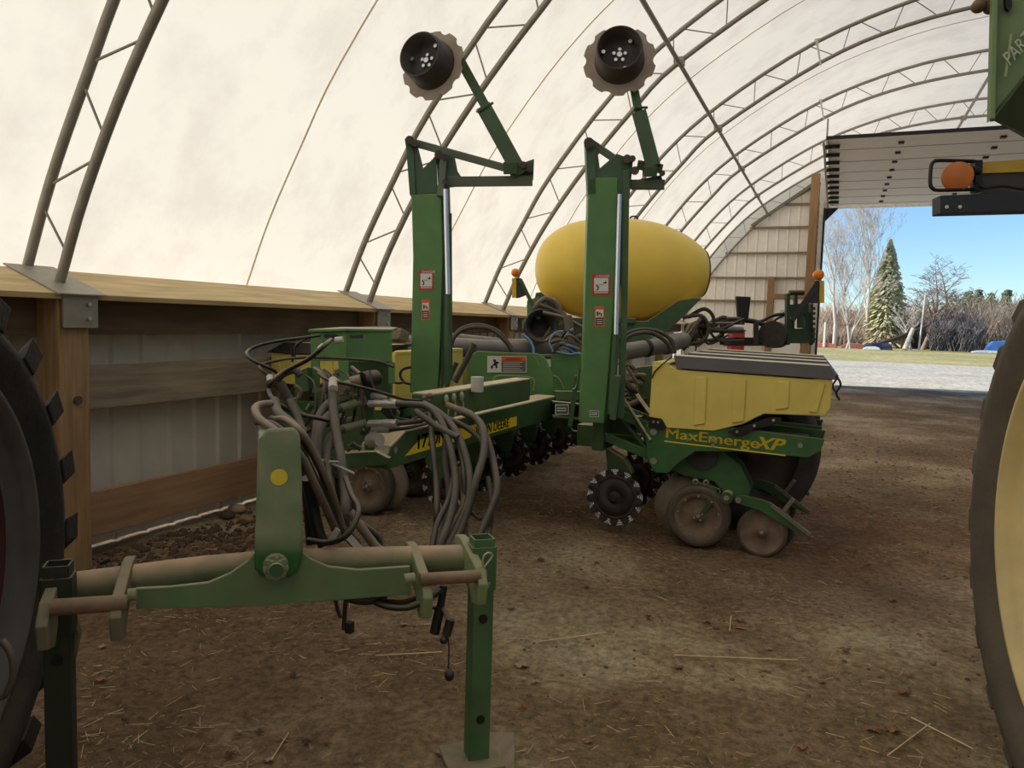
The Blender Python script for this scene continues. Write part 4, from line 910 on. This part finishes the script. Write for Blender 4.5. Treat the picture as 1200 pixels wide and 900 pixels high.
# plates are seen edge-on: build each as a slab in the plane across the bar
def lug(px,ya,yb,lean,wpx,m,thick,depth=.26):
    b=MB(); c0=DH(px,ya); c1=DH(px,yb); z0,z1=c1.z,c0.z; base=DH(px,(ya+yb)/2); base.z=0
    prof_=[(.12,z1),(.16,z1-.01),(.16,z1-.05),(-.05,z0+.06),(-.10,z0),(-.17,z0+.02),(-.19,z0+.10),(-.14,(z0+z1)/2+.05),(.06,z1)]
    b.prism([base-hn*a_+Vector((0,0,z)) - hb*(thick/2) for a_,z in prof_],hb*thick)
    b.build('hitch_plate',m,PT,bevel=.006)
lug(550,636,697,0,10,green_dusty,.035); lug(489,645,712,0,10,green_dusty,.035)
lug(146,664,735,0,12,dusty_st,.035); lug(66,668,745,0,12,dusty_st,.035)
b=MB(); b.cyl(DH(492,679,-.16),DH(562,675,-.16),PX(7,2.8)); b.build('hitch_pin',rust,PT); b=MB(); b.cyl(DH(60,712,-.14),DH(150,706,-.14),PX(9,2.5)); b.build('hitch_pin',rust,PT)
b=MB(); b.cyl(DH(474,679,-.15),DH(486,677,-.15),PX(6,2.8),n=6); b.cyl(DH(562,674,-.12),DH(570,672,-.12),PX(5,2.8)); b.cyl(DH(150,697,-.14),DH(160,696,-.14),PX(7,2.5),n=8); b.split('pin_head',green_dusty,PT)
b=MB(); b.sweep([DH(566,668,-.15),DH(566,654,-.15),DH(572,648,-.15),DH(577,651,-.15),DH(573,658,-.15),DH(568,664,-.15)],.004,6); b.sweep([DH(568,664,-.15),DH(566,680,-.15),DH(570,690,-.15),DH(574,682,-.15)],.0035,6); b.build('spring_clip',mat('clip_pale',(170,165,140),.4,.5),PT)
# hitch post with yellow dot and the big pivot bolt
b=MB(); q=[(306,512),(312,503),(345,501),(351,509),(354,560),(355,650),(350,668),(340,678),(306,675),(299,668),(298,640),(302,560)]
b.prism([DH(x,y,-.10) for x,y in q],hn*-.02)
q2=[(306,503),(350,501),(355,668),(298,670)]
b.prism([DH(x,y,-.08) for x,y in ((303,512),(352,510),(356,665),(299,668))],hn*-.20)
mpo=bpy.data.materials.new('post_green_dusty_top'); mpo.use_nodes=True; nt=mpo.node_tree; N=nt.nodes; L=nt.links; p=N['Principled BSDF']; p.inputs['Roughness'].default_value=.65
tcn=N.new('ShaderNodeTexCoord'); sp=N.new('ShaderNodeSeparateXYZ'); L.new(tcn.outputs['Object'],sp.inputs[0]); zz=DH(326,628).z
mrn=N.new('ShaderNodeMapRange'); mrn.inputs[1].default_value=zz-.04; mrn.inputs[2].default_value=zz+.04; L.new(sp.outputs['Z'],mrn.inputs[0])
nn=N.new('ShaderNodeTexNoise'); nn.inputs['Scale'].default_value=7; nn.inputs['Detail'].default_value=6; L.new(tcn.outputs['Object'],nn.inputs['Vector'])
crn=N.new('ShaderNodeValToRGB'); crn.color_ramp.elements[0].position=.35; crn.color_ramp.elements[1].position=.65; crn.color_ramp.elements[0].color=S(108,128,92)+(1,); crn.color_ramp.elements[1].color=S(138,142,112)+(1,); L.new(nn.outputs['Fac'],crn.inputs[0])
mxn=N.new('ShaderNodeMix'); mxn.data_type='RGBA'; L.new(mrn.outputs[0],mxn.inputs['Factor']); mxn.inputs['A'].default_value=S(36,90,42)+(1,); L.new(crn.outputs[0],mxn.inputs['B']); L.new(mxn.outputs['Result'],p.inputs['Base Color'])
b.build('hitch_post',mpo,PT,bevel=.012)
b=MB(); c=DH(327,559,-.10); b.cyl(c+hn*.001,c+hn*.004,PX(9.5,2.6),n=28); b.build('yellow_dot',mat('dot_yellow',(224,204,60),.5),PT)
b=MB(); c=DH(323,662,-.10); b.cyl(c,c+hn*.03,PX(14,2.6),n=20); b.cyl(c+hn*.03,c+hn*.05,PX(11,2.6),n=6); b.m=1; b.cyl(c+hn*.05,c+hn*.06,PX(8,2.6),n=16)
X,Y,Z=b.frame(hn); b.m=0
for i in range(8): a=2*PI*i/8; b.cyl(c+(X*math.cos(a)+Y*math.sin(a))*PX(11,2.6)+hn*.02,c+(X*math.cos(a)+Y*math.sin(a))*PX(11,2.6)+hn*.045,PX(3,2.6),n=8)
b.build('pivot_bolt',[green_dusty,green_dk],PT,bevel=.002)
# stands
def stand(px,ytop,dd,wpx,m,ysl0,ysl1):
    p=D(px,ytop,dd); x,y,zt=p; w=PX(wpx,dd); s=empty('parking_stand',(x,y,0),PT)
    b=MB(); X=hb; Yv=hn; t=.006; c=Vector((x,y,0)); z0=.04
    for dx,dy,sx,sy in ((-w/2,0,t,w),(w/2,0,t,w),(0,-w/2,w,t),(0,w/2,w,t)): b.box(c+X*dx+Yv*dy+Vector((0,0,(z0+zt)/2)),(sx,sy,zt-z0),(X,Yv,Vector((0,0,1))))
    b.m=1
    for zz in (zt-.04,zt-.30,z0+.17): 
        q=c+Yv*(w/2+.003)+Vector((0,0,zz)); b.cyl(q,q+Yv*.004,.006 if zz==zt-.04 else .017,n=14)
    b.m=0; b.build('stand_tube',[m,black],s)
    w2=w*1.14; zs0=D(px,ysl0,dd).z; zs1=D(px,ysl1,dd).z; b=MB()
    for dx,dy,sx,sy in ((-w2/2,0,t*1.5,w2),(w2/2,0,t*1.5,w2),(0,-w2/2,w2,t*1.5),(0,w2/2,w2,t*1.5)): b.box(c+X*dx+Yv*dy+Vector((0,0,(zs0+zs1)/2)),(sx,sy,zs0-zs1),(X,Yv,Vector((0,0,1))))
    b.build('stand_sleeve',m,s,bevel=.002)
    b=MB(); b.box(c+Vector((0,0,.045))-X*.02,(.21,.2,.012),(X,Yv,Vector((0,0,1)))); b.build('foot_plate',dusty_st,s,bevel=.003)
    return x,y
sx_,sy_=stand(565,629,2.86,23,mat('stand_green',(56,104,62),.55,dust=.5,var=.25,scale=5,side=.12),638,690)
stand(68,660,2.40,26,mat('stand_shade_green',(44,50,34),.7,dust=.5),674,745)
b=MB(); b.prism(dpoly([(84,720),(92,742),(84,780),(79,790)],2.45),CF*.02); b.build('latch_hook',dusty_st,PT)
# things dangling under the hitch
H([(430,700,2.75),(450,710,2.7),(478,712,2.68),(500,703,2.68),(516,692,2.72)],2.7,4,hose_blk); H([(425,694,2.8),(445,703,2.78),(470,706,2.76),(490,700,2.78)],2.75,3.5,hose_blk); H([(404,700,2.7),(430,704,2.72),(452,696,2.75)],2.7,6,hose_blk)
H([(392,696,2.7),(395,712,2.7),(399,724,2.7)],2.7,2.5,hose_blk,'control_cable'); H([(406,698,2.7),(404,718,2.7),(403,738,2.7)],2.7,3,hose_blk,'control_cable')
b=MB(); b.box(D(409.5,735,2.7),(.026,.026,.04)); b.build('cable_plug',hose_blk,PT,bevel=.003)
H([(520,686,2.75),(518,700,2.75),(516,712,2.75)],2.75,5,hose_blk,'control_cable')
b=MB(); b.cyl(D(516,711,2.75),D(509,742,2.75),PX(6,2.75)); b.cyl(D(507,712,2.75),D(521,715,2.75),PX(2,2.75)); b.build('cable_plug',hose_blk,PT,bevel=.002)
b=MB(); b.cyl(D(528,726,2.73),D(523,744,2.73),PX(5.5,2.7)); b.ball(D(520,750,2.73),PX(5,2.7)); b.m=1; b.cyl(D(519,712,2.73),D(526,728,2.73),PX(2.5,2.7)); b.build('cable_plug',[hose_blk,mat('plug_grey',(130,124,116),.5)],PT)
H([(525,745,2.73),(526,760,2.73),(525.5,786,2.73)],2.73,1,hose_blk,'control_cable'); b=MB(); b.ball(D(526.5,791,2.73),PX(6,2.73),12,8,sc=(1,1,1.25)); b.build('cable_plug',hose_blk,PT)
H([(118,640+20,2.6),(130,655,2.6)],2.6,3,hose_blk)
tag(MB().box(Vector((sx_+.03,sy_+.05,.02)),(.20,.30,.04),(CR,Vector((-CR.y,CR.x,0)).normalized(),Vector((0,0,1)))).build('wood_block',wood_mid,bevel=.006),'short weathered wood block under the foot of the front stand','block')
# ================================================================= MACHINES AT THE EDGES OF THE VIEW
def wheel(name,cpos,R,width,nrm,rimr,mt,mr,lab,cat,lugs=True,lugm=None,extra=None,ringm=None,parent=None):
    root=parent or empty(name,(cpos.x,cpos.y,0)); 
    if not parent: tag(root,lab,cat)
    n_=Vector(nrm).normalized(); b=MB(); h=width/2
    b.lathe(cpos,n_,[(h*.72,rimr),(h*.92,rimr*1.10),(h*1.0,(R+rimr)/2),(h*.96,R*.93),(h*.80,R*.965),(0,R*.975),(-h*.80,R*.965),(-h*.96,R*.93),(-h,(R+rimr)/2),(-h*.72,rimr)],72)
    b.build('tyre',mt,root)
    if lugs:
        X,Y,Z=b.frame(n_); b=MB(); N=22
        for s in (-1,1):
            for i in range(N):
                a0=2*PI*(i+(.5 if s<0 else 0))/N
                def pt(a,t,r): return cpos+Z*t+(X*math.cos(a)+Y*math.sin(a))*r
                da=.055; sk=.24
                P=[]
                for r in (R*.93,R*1.05):
                    P+=[pt(a0-da,0.02*s,r),pt(a0+da,0.02*s,r),pt(a0+sk+da,h*1.0*s,r*(1 if r<R else .985)),pt(a0+sk-da,h*1.0*s,r*(1 if r<R else .985))]
                if s<0: P=[P[1],P[0],P[3],P[2],P[5],P[4],P[7],P[6]]
                b.hexa(P)
                Q=[]
                for r in (R*.88,R*1.0):
                    pass
        b.build('tread_lugs',lugm or mt,root,bevel=.006)['kind']='stuff'
    b=MB(); b.lathe(cpos,n_,[(h*.74,rimr*1.03),(h*.84,rimr*1.01),(h*.84,rimr*.985),(h*.66,rimr*.97),(h*.52,rimr*.95),(h*.50,rimr*.90)],72)
    b.m=1; b.lathe(cpos,n_,[(h*.50,rimr*.90),(h*.40,rimr*.86),(h*.12,rimr*.80),(h*.05,rimr*.55),(h*.06,rimr*.3)],72); b.lathe(cpos,n_,[(h*.06,rimr*.31),(h*.10,rimr*.3),(h*.3,rimr*.28),(h*.3,0)],48)
    for i in range(10):
        X,Y,Z=b.frame(n_); a=2*PI*i/10; p=cpos+(X*math.cos(a)+Y*math.sin(a))*rimr*.42+Z*h*.08; b.cyl(p,p+Z*.03,.018,n=8)
    b.build('rim',mr,root); return root
# tractor wheel at the left edge
dl=2.10; cL=D(-84,690,dl)-Vector((.87,.49,0))*.23; cL.z=.90
root=wheel('tractor',cL,.89,.46,(.87,.49,0),.69,mat('tyre_left',(44,41,36),.85,var=.3,dust=.3,bump=.3),[mat('rim_grey_dusty',(96,94,88),.6,.2,var=.2,scale=5),mat('rim_red_dark',(64,24,20),.6,var=.3)],'lugged rear wheel of a tractor beside the planter hitch, cut by the left edge','tractor')
b=MB(); b.sweep([D(2,750,2.0),D(12,765,2.0),D(16,790,2.0),D(8,812,2.0),D(-2,818,2.0)],PX(4,2),8); b.build('lift_link',iron,root)
# combine at the right edge
dr=2.43; cRt=D(1278,652,dr)+Vector((.985,.17,0))*.22; cRt.z=1.03
root=wheel('combine',cRt,1.07,.50,(-.985,-.17,0),.80,mat('tyre_right',(88,80,68),.85,var=.22,scale=4,dust=.2,bump=.3,bscale=18),[rim_y,rim_y],'green farm machine cut by the right edge, with a tan-rimmed wheel and amber lamp arm','combine',lugs=False)
b=MB(); n_=Vector((-.985,-.17,0)).normalized(); X,Y,Z=b.frame(n_)
for i in range(26):
    a0=2*PI*i/26; P=[]
    for r in (1.0,1.085):
        for da,t in ((-.05,.0),(.05,.0),(.20,.225),(.10,.225)): P.append(cRt+Z*t+(X*math.cos(a0+da)+Y*math.sin(a0+da))*(r*.99 if t and r>1.05 else r))
    b.hexa(P)
b.build('tread_lugs',MATS['tyre_right'],root,bevel=.012)['kind']='stuff'
def ploc(pts,d): return [D(x,y,d) for x,y in pts]
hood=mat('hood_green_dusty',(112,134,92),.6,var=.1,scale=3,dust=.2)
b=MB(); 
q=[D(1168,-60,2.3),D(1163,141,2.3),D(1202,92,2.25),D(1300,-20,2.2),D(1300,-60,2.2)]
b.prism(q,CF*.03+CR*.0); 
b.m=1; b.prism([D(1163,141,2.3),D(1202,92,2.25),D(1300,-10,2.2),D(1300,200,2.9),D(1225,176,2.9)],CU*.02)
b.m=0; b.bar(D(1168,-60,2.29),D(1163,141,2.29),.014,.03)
b.build('side_panel',[hood,mat('hood_green_under_shade',(62,78,46),.7,var=.1)],root,bevel=.003)  # shade on the panel's underside is put into a darker green
b=MB(); b.prism(ploc([(1178,-5),(1186,-5),(1186,8),(1183,13),(1179,9)],2.27),CF*.01); b.build('panel_slot',black,root)
text('side_lettering','PART',D(1183,78,2.265),CR*.55+CU*.62,CU*.8-CR*.2,.055,mat('lettering_pale',(196,204,178),.5),root,xs=.8,shear=.3)
b=MB(); b.bar(D(1185,40,2.27),D(1178,90,2.27),.006,.003); b.build('scratch_mark',mat('scratch_pale',(150,168,120),.6),root)
b=MB()
for i in range(9): b.ball(D(1146+random.random()*18,2+random.random()*12,2.35),.014+.01*random.random(),8,6,sc=(1,1,.8))
b.build('chain_links',rust,root)
dL=2.5
b=MB(); c=D(1122,207,dL); b.lathe(c,-ray(1122,207),[(-.02,0),(-.02,PX(17,dL)),(.006,PX(17,dL)),(.007,PX(15,dL)),(.014,PX(9,dL)),(.015,0)],36); b.build('amber_lens',mat('amber_lens_dull',(206,122,62),.45,var=.12,scale=15),root)
b=MB(); b.sweep([D(1142,189,dL),D(1102,188,dL),D(1094,190,dL),D(1091,196,dL),D(1090,214,dL),D(1093,221,dL),D(1102,223,dL),D(1140,222,dL)],PX(2.2,dL),8,4); b.box(D(1144,207,dL),(.024,.03,.10),(CR,CF,CU)); b.cyl(D(1141,200,dL-.02),D(1148,200,dL-.02),.012,n=8); b.sweep([D(1145,212,dL-.03),D(1152,220,dL-.03),D(1175,218,dL-.03),D(1200,222,dL-.03)],.005,6); b.build('lamp_guard',black,root)
b=MB(); b.prism(ploc([(1150,191),(1260,184),(1260,232),(1150,226)],dL+.02),CF*.06); b.m=1; b.prism(ploc([(1151,190),(1260,183),(1260,199),(1151,203)],dL+.012),CF*.006); b.build('lamp_bar',[mat('bar_grey',(70,66,62),.6),mat('bar_yellow',(206,172,62),.5)],root)
b=MB(); b.prism(ploc([(1102,229),(1260,222),(1260,246),(1102,250)],dL-.03),CF*.05); b.m=1
for x in (1109.5,1125): c=D(x,242.5,dL-.035); b.disc(c,CF,PX(2,dL),.004,10)
b.build('lower_rail',[mat('rail_dark',(52,56,60),.5,.3),white],root,bevel=.002)

# a red jug and bits behind the planter
p=D(863,388,13.5); b=MB(); b.box((p.x,p.y,p.z/2),(.22,.3,p.z),(CR,Vector((-CR.y,CR.x,0)).normalized(),Vector((0,0,1)))); b.box((p.x,p.y,p.z+.01),(.25,.33,.03),(CR,Vector((-CR.y,CR.x,0)).normalized(),Vector((0,0,1))))
tag(b.build('storage_box',mat('box_red',(186,44,50),.5),bevel=.015),'tall narrow red box standing behind the hoppers, before the end wall','box')

# ================================================================= LITTER ON THE DIRT
random.seed(11)
def place_g(px,py): p=AZ(px,py,0); p.z=hgt(p.x,p.y)-.012; return p
b=MB(); n=0
while n<14000:
    x=random.uniform(-4.4,3.2); y=1.6+12*random.random()**2.2
    if noise.noise(Vector((x,y,3))*1.3)+.35*random.random()<.02: continue
    z=hgt(x,y)-.012; a=random.random()*PI*2; l=random.choice((.012,.015,.02,.025,.035,.06))*(1+.5*random.random()); r=.0009 if l<.06 else .0013
    dv=Vector((math.cos(a),math.sin(a),random.uniform(-.1,.15)))*l/2; s=Vector((-dv.y,dv.x,0)).normalized()*r; p=Vector((x,y,z+.006+abs(dv.z)))
    b.m=random.random()<.4
    b.add([p-dv-s,p-dv+s,p-dv+Vector((0,0,r*1.6)),p+dv-s,p+dv+s,p+dv+Vector((0,0,r*1.6))],[(0,1,4,3),(1,2,5,4),(2,0,3,5),(0,2,1),(3,4,5)]); n+=1
for (px0,py0,px1,py1) in ((440,769,518,763),(630,752,710,742),(790,768,935,772),(1040,885,1090,850),(318,886,338,858),(1068,842,1140,880),(855,738,857,722)):
    b.m=0; b.cyl(place_g(px0,py0)+Vector((0,0,.012)),place_g(px1,py1)+Vector((0,0,.016)),.003,n=5)
tag(b.build('straw',[straw_m,mat('straw_dark',(150,124,86),.85)]),'loose pale straw scattered over the dirt floor','straw',kind='stuff')
def leaf(p,s,rz,m):
    b=MB(); N_=10; vs=[]; 
    for i in range(N_*2):
        a=2*PI*i/(N_*2); r=s*(1 if i%2==0 else .62)*(1+.25*math.cos(a)); vs.append(Vector((math.cos(a+rz)*r,math.sin(a+rz)*r*.8,.02*math.sin(3*a+rz)*s*8+.012+random.random()*.006))+p)
    c=p+Vector((0,0,.010)); vs.append(c); k=len(vs)-1
    b.add(vs,[(i,(i+1)%k,k) for i in range(k)],True); b.sweep([c,c+Vector((math.cos(rz),math.sin(rz),.1))*s*1.6],.0015,4,1)
    o=b.build('dry_leaf',m); so=o.modifiers.new('t','SOLIDIFY'); so.thickness=.0012; return o
LV=[(610,778,.05,1),(627,800,.028,1),(520,885,.035,1),(382,868,.02,0),(475,732,.03,1),(660,865,.018,1),(688,868,.026,0),(826,727,.03,0),(862,731,.038,0),(838,733,.025,0),(700,660,.025,0),(790,812,.018,1),(1020,855,.04,0),(1045,856,.035,0),(1060,812,.04,0),(992,762,.03,0),(1015,660,.03,0),(1045,704,.03,0),(565,700,.03,1),(600,712,.03,1),(940,875,.028,0),(118,800,.03,0),(655,590+80,.02,0),(755,763,.022,1),(900,660,.02,1)]
for i,(px,py,s,k) in enumerate(LV):
    p=place_g(px,py); o=leaf(p,s,random.random()*6,leaf_m2 if k else leaf_m)
    tag(o,'small curled dry leaf lying on the dirt floor','leaf','dry leaves on the floor')
for i in range(30):
    p=place_g(random.uniform(560,1120) if i%3 else random.uniform(100,540),random.uniform(640,890) if i%3 else random.uniform(730,890)); o=leaf(p,.012+.02*random.random(),random.random()*6,random.choice([leaf_m,leaf_m2,mat('dry_leaf_dark',(84,60,44),.85,var=.3,scale=6)]))
    tag(o,'small curled dry leaf lying on the dirt floor','leaf','dry leaves on the floor')
# clods and ridge along the left wall
b=MB()
for i in range(1500):
    if i<900: x=random.gauss(-4.2,.25); y=random.uniform(3.4,9)
    else: p=AZ(random.uniform(90,310),random.uniform(612,668),0); x,y=p.x+random.gauss(0,.05),p.y
    if x<-4.6 or x>-1.2: continue
    s=.008+.03*random.random()**3; b.ball((x,y,hgt(x,y)-.008),s,6,4,sc=(1,1,.7),R=Matrix.Rotation(random.random()*3,3,'Z'))
tag(b.build('dirt_clods',dirtcl),'crumbly dark dirt clods and litter along the foot of the left wall','dirt',kind='stuff')
b=MB()
for i in range(2600):
    x=random.uniform(-2.6,3.6); y=random.uniform(2.6,14); s=.004+.010*random.random()**2
    b.ball((x,y,hgt(x,y)-.012),s*(1+y*.06),5,3,sc=(1,1,.6),R=Matrix.Rotation(random.random()*3,3,'Z'))
tag(b.build('small_stones',mat('stone_brown',(112,94,72),.9,var=.35,scale=3)),'crumbs of dirt and small stones over the open floor','stones',kind='stuff')
# pale mound of scrap by the wall
for i,(px,py,s) in enumerate(((278,600,.06),(266,607,.05),(288,612,.045))):
    p=AZ(px,py,0); b=MB(); b.ball(p+Vector((0,0,s*.5)),s,12,8,sc=(1.5,1,.7)); tag(b.build('rubble_lump',[mat('lump_pale',(160,146,124),.9),dirtcl,mat('lump_tan',(140,116,88),.9)][i],bevel=0),['pale lump of rubble at the foot of the left wall','dark dirt lump lying against the left wall','tan lump on the dirt left of the hitch post'][i],'lump')

# ================================================================= OUTDOORS
random.seed(5)
def tree(px,ybase_Y,h,spread,lean,m,lab,name='bare_tree',levels=5,r0=.16,forks=(2,4),start=.3,multi=1,droop=0):
    base=AY(px,400,ybase_Y); base.z=-.05; b=MB()
    def grow(p,d,l,r,lv):
        k=3; pts=[p]; q=p; dd=d
        for i in range(k):
            dd=(dd+Vector((random.gauss(0,.055),random.gauss(0,.055),random.gauss(0,.04)-droop*(levels-lv)*.04))).normalized(); q=q+dd*l/k; pts.append(q)
        b.sweep(pts,lambda t:max(.012,r*(1-.55*t)),5 if lv>levels-2 else 3,1,cap=False)
        if lv<=0: return
        for i in range(random.randint(*forks)+(1 if lv>=levels-1 else 0)):
            t=random.uniform(start if lv==levels else .35,1.0); j=min(k-1,int(t*k)); pp=pts[j].lerp(pts[j+1],t*k-j)
            a=random.random()*2*PI; sd_=Vector((math.cos(a),math.sin(a),0)); nd=(dd*(1-spread)+sd_*spread+Vector((0,0,.25*(1-droop)))).normalized()
            grow(pp,nd,l*random.uniform(.45,.68),max(.014,r*(1-.55*t)*.62),lv-1)
        grow(q,(dd+Vector((random.gauss(0,.15),random.gauss(0,.15),0))).normalized(),l*.55,max(.014,r*.45),lv-1)
    for s in range(multi):
        d0=Vector((lean+random.gauss(0,.10 if multi>1 else .02),random.gauss(0,.05),1)).normalized(); grow(base+Vector((random.gauss(0,.4) if multi>1 else 0,0,0)),d0,h*.52,r0,levels)
    o=b.build(name,m); tag(o,lab,'tree','trees beyond the yard'); return o
Yt=95
tree(978,Yt,15,.42,-.02,bark_w,'pale bare tree closest to the left door jamb',multi=1,r0=.26,levels=5,forks=(2,3))
tree(1012,Yt+3,17.5,.36,.0,bark_w,'tallest pale bare tree, left of the spruce',multi=2,r0=.22,levels=5,forks=(2,3))
tree(1000,Yt-10,10,.42,.05,bark_w,'slender pale bare tree in front of the tallest one',multi=2,r0=.12,levels=4,forks=(2,4))
tree(992,Yt+12,14,.4,0,bark_g,'grey bare tree behind the pale trees by the door jamb',multi=1,r0=.2,levels=4,forks=(2,4))
tree(1082,Yt,9,.62,.35,bark_g,'spreading bare apple tree leaning right of the spruce',r0=.3,levels=5,forks=(2,4),droop=.35,start=.35)
tree(1100,Yt+2,10,.6,.1,bark_g,'rounded bare apple tree right of the white pole',r0=.25,levels=5,forks=(2,4),droop=.3)
tree(1068,Yt-3,5.0,.5,-.2,bark_w,'low pale bare tree at the foot of the spruce',r0=.14,levels=4,forks=(2,4))
for i,(px,Y,h) in enumerate(((1130,140,8.5),(1143,150,9.2),(1158,135,8),(1176,145,9))):
    # pines on the skyline
    base=AY(px,400,Y); base.z=0; b=MB(); b.cyl(base,base+Vector((0,0,h)),.2,.05,n=6); b.m=1
    for k in range(150):
        t=random.uniform(.2,1); a=random.random()*6.28; rr=(1.12-t)*h*.26*random.random()**.5; b.ball(base+Vector((math.cos(a)*rr,math.sin(a)*rr,h*t)),h*.03*(.6+random.random()),5,3,sc=(1.5,1.5,.7))
    tag(b.build('pine_tree',[bark_g,mat('pine_green',(92,104,88),.9,var=.3)]),['leftmost dark pine on the skyline right of the apple trees','tallest dark pine on the skyline right of the apple trees','dark pine on the skyline beside the right tyre','dark pine on the skyline hidden partly by the right tyre'][i],'tree','trees beyond the yard')
# spruce
base=AY(1036,400,Yt+4); base.z=0; h=12.4; b=MB(); b.cyl(base,base+Vector((0,0,h)),.25,.03,n=8); b.m=1
for k in range(2600):
    t=random.random()**.8; z=h*(.06+.94*t); R_=(1-t)**.85*3.3+.08; a=random.random()*2*PI; rr=R_*random.uniform(.35,1.05)
    p0=base+Vector((math.cos(a)*rr*.5,math.sin(a)*rr*.5,z)); p1=base+Vector((math.cos(a)*rr,math.sin(a)*rr,z-.35*rr*.6+random.uniform(-.1,.1)))
    s=Vector((-math.sin(a),math.cos(a),0))*(.10+.12*random.random()); b.add([p0-s*.4,p0+s*.4,p1+s,p1-s*.6,p1+Vector((0,0,-.18))],[(0,1,2,3),(0,3,4),(1,4,2),(0,4,1)])
tag(b.build('spruce_tree',[bark_g,spruce_m]),'tall cone-shaped olive spruce among the bare trees','tree','trees beyond the yard')
# brush thicket
def thicket(px0,px1,Y0,Y1,hmin,hmax,n,m,name,lab,r=.03):
    b=MB()
    for i in range(n):
        px=random.uniform(px0,px1); Y=random.uniform(Y0,Y1); p=AY(px,400,Y); p.z=-.05; h=random.uniform(hmin,hmax); a=random.random()*6.28
        e=p+Vector((math.cos(a)*h*.35,math.sin(a)*h*.35,h)); b.sweep([p,p.lerp(e,.5)+Vector((0,0,h*.08)),e],lambda t:r*(1-.7*t),3,1,cap=False)
        for k in range(3):
            q=p.lerp(e,random.uniform(.3,.9)); a2=random.random()*6.28; l=h*.3; b.sweep([q,q+Vector((math.cos(a2)*l*.6,math.sin(a2)*l*.6,l))],r*.6,3,1,cap=False)
    return tag(b.build(name,m),lab,'brush',kind='stuff')
thicket(955,1215,100,112,1.5,5.0,2600,brush_m,'brush_thicket','tangled tan brush along the far edge of the field',.045)
thicket(1090,1145,92,98,.8,3.4,700,brush_d,'brush_pile','dark grey brush pile right of the white pole',.05)
thicket(955,1060,97,100,.6,2.2,900,brush_m,'tall_dead_grass','low dead weeds under the pale bare trees',.035)
thicket(1120,1215,114,122,2,6.5,900,mat('brush_olive',(150,140,112),.9,var=.3,scale=.4),'hedgerow','olive-brown hedgerow left of the right tyre',.06)
b=MB(); 
for i in range(160):
    x=-40+i*1.4+random.random(); b.ball((x,215+random.uniform(-6,6),1.5),3.2+2.2*random.random(),8,6,sc=(1.1,1,1.15))
tag(b.build('distant_woods',far_m),'hazy line of distant woods behind the bare trees','woods',kind='stuff')
b=MB(); p=AY(1077,404,90); p.z=0; q=AY(1080,343,90); b.cyl(p,Vector((p.x+.25,p.y,q.z)),.09,.06,n=8); tag(b.build('pole',mat('pole_white',(225,218,205),.6)),'leaning white pole in front of the brush beyond the yard','pole')
b=MB(); p=AY(966,404,88); p.z=0; b.cyl(p,p+Vector((0,0,2.6)),.14,.12,n=8); tag(b.build('fence_post',mat('post_white',(225,218,205),.6)),'short white post at the field edge beside the door jamb','post')
def clutter(px,py,w,h,dep,m,name,lab,cat,Y=None):
    p=AZ(px,py,0) if Y is None else AY(px,py,Y); p.z=-.06; b=MB(); b.prism([p+Vector((-w/2,0,0)),p+Vector((w/2,0,0)),p+Vector((w*.42,0,h*.7)),p+Vector((w*.2,0,h)),p+Vector((-w*.3,0,h*.9)),p+Vector((-w*.48,0,h*.5))],(0,dep,0)); tag(b.build(name,m,bevel=.05),lab,cat)
clutter(963,404,3.2,.5,1,mat('scrap_red',(196,110,90),.7),'scrap_heap','reddish scrap heap beside the left door jamb at the field edge','scrap',88)
clutter(1001,403,2.6,.55,1,mat('scrap_rust',(160,96,86),.7),'trailer_bed','low rust-red trailer bed at the field edge','trailer',88)
clutter(1029,405,2.8,.7,1.4,mat('scrap_blue',(62,62,92),.6),'tarpaulin','dark blue tarpaulin heap at the field edge','tarpaulin',86)
clutter(1022,406,1.6,.35,.6,mat('scrap_white',(225,222,215),.6),'feed_bag','white bag lying in front of the blue tarpaulin','bag',84)
clutter(1173,405,2.4,1.3,1.2,mat('tarp_blue',(70,120,185),.6),'tarpaulin','bright blue tarpaulin at the field edge beside the right tyre','tarpaulin',90)
clutter(1160,406,3,.3,1,mat('sheet_white2',(222,220,218),.6),'plastic_sheet','white sheet on the ground in front of the bright blue tarpaulin','sheet',88)
b=MB()
for i in range(7): 
    a=AY(1022+i*4,402-i*.8,91); a.z=.3+.25*i*.5; c=a+Vector((3.4,.5,1.0+.1*i)); b.cyl(a,c,.12,n=7)
tag(b.build('fallen_branches',mat('branch_dark',(70,64,60),.9)),'dark heap of cut branches leaning beside the pale log','branches',kind='stuff')
b=MB(); a=AY(1061,403,89); a.z=0; c=AY(1070,385,90); b.cyl(a,c,.28,.2,n=9); tag(b.build('log',mat('log_pale',(205,190,165),.8)),'pale log propped against the brush beside the cut branches','log')
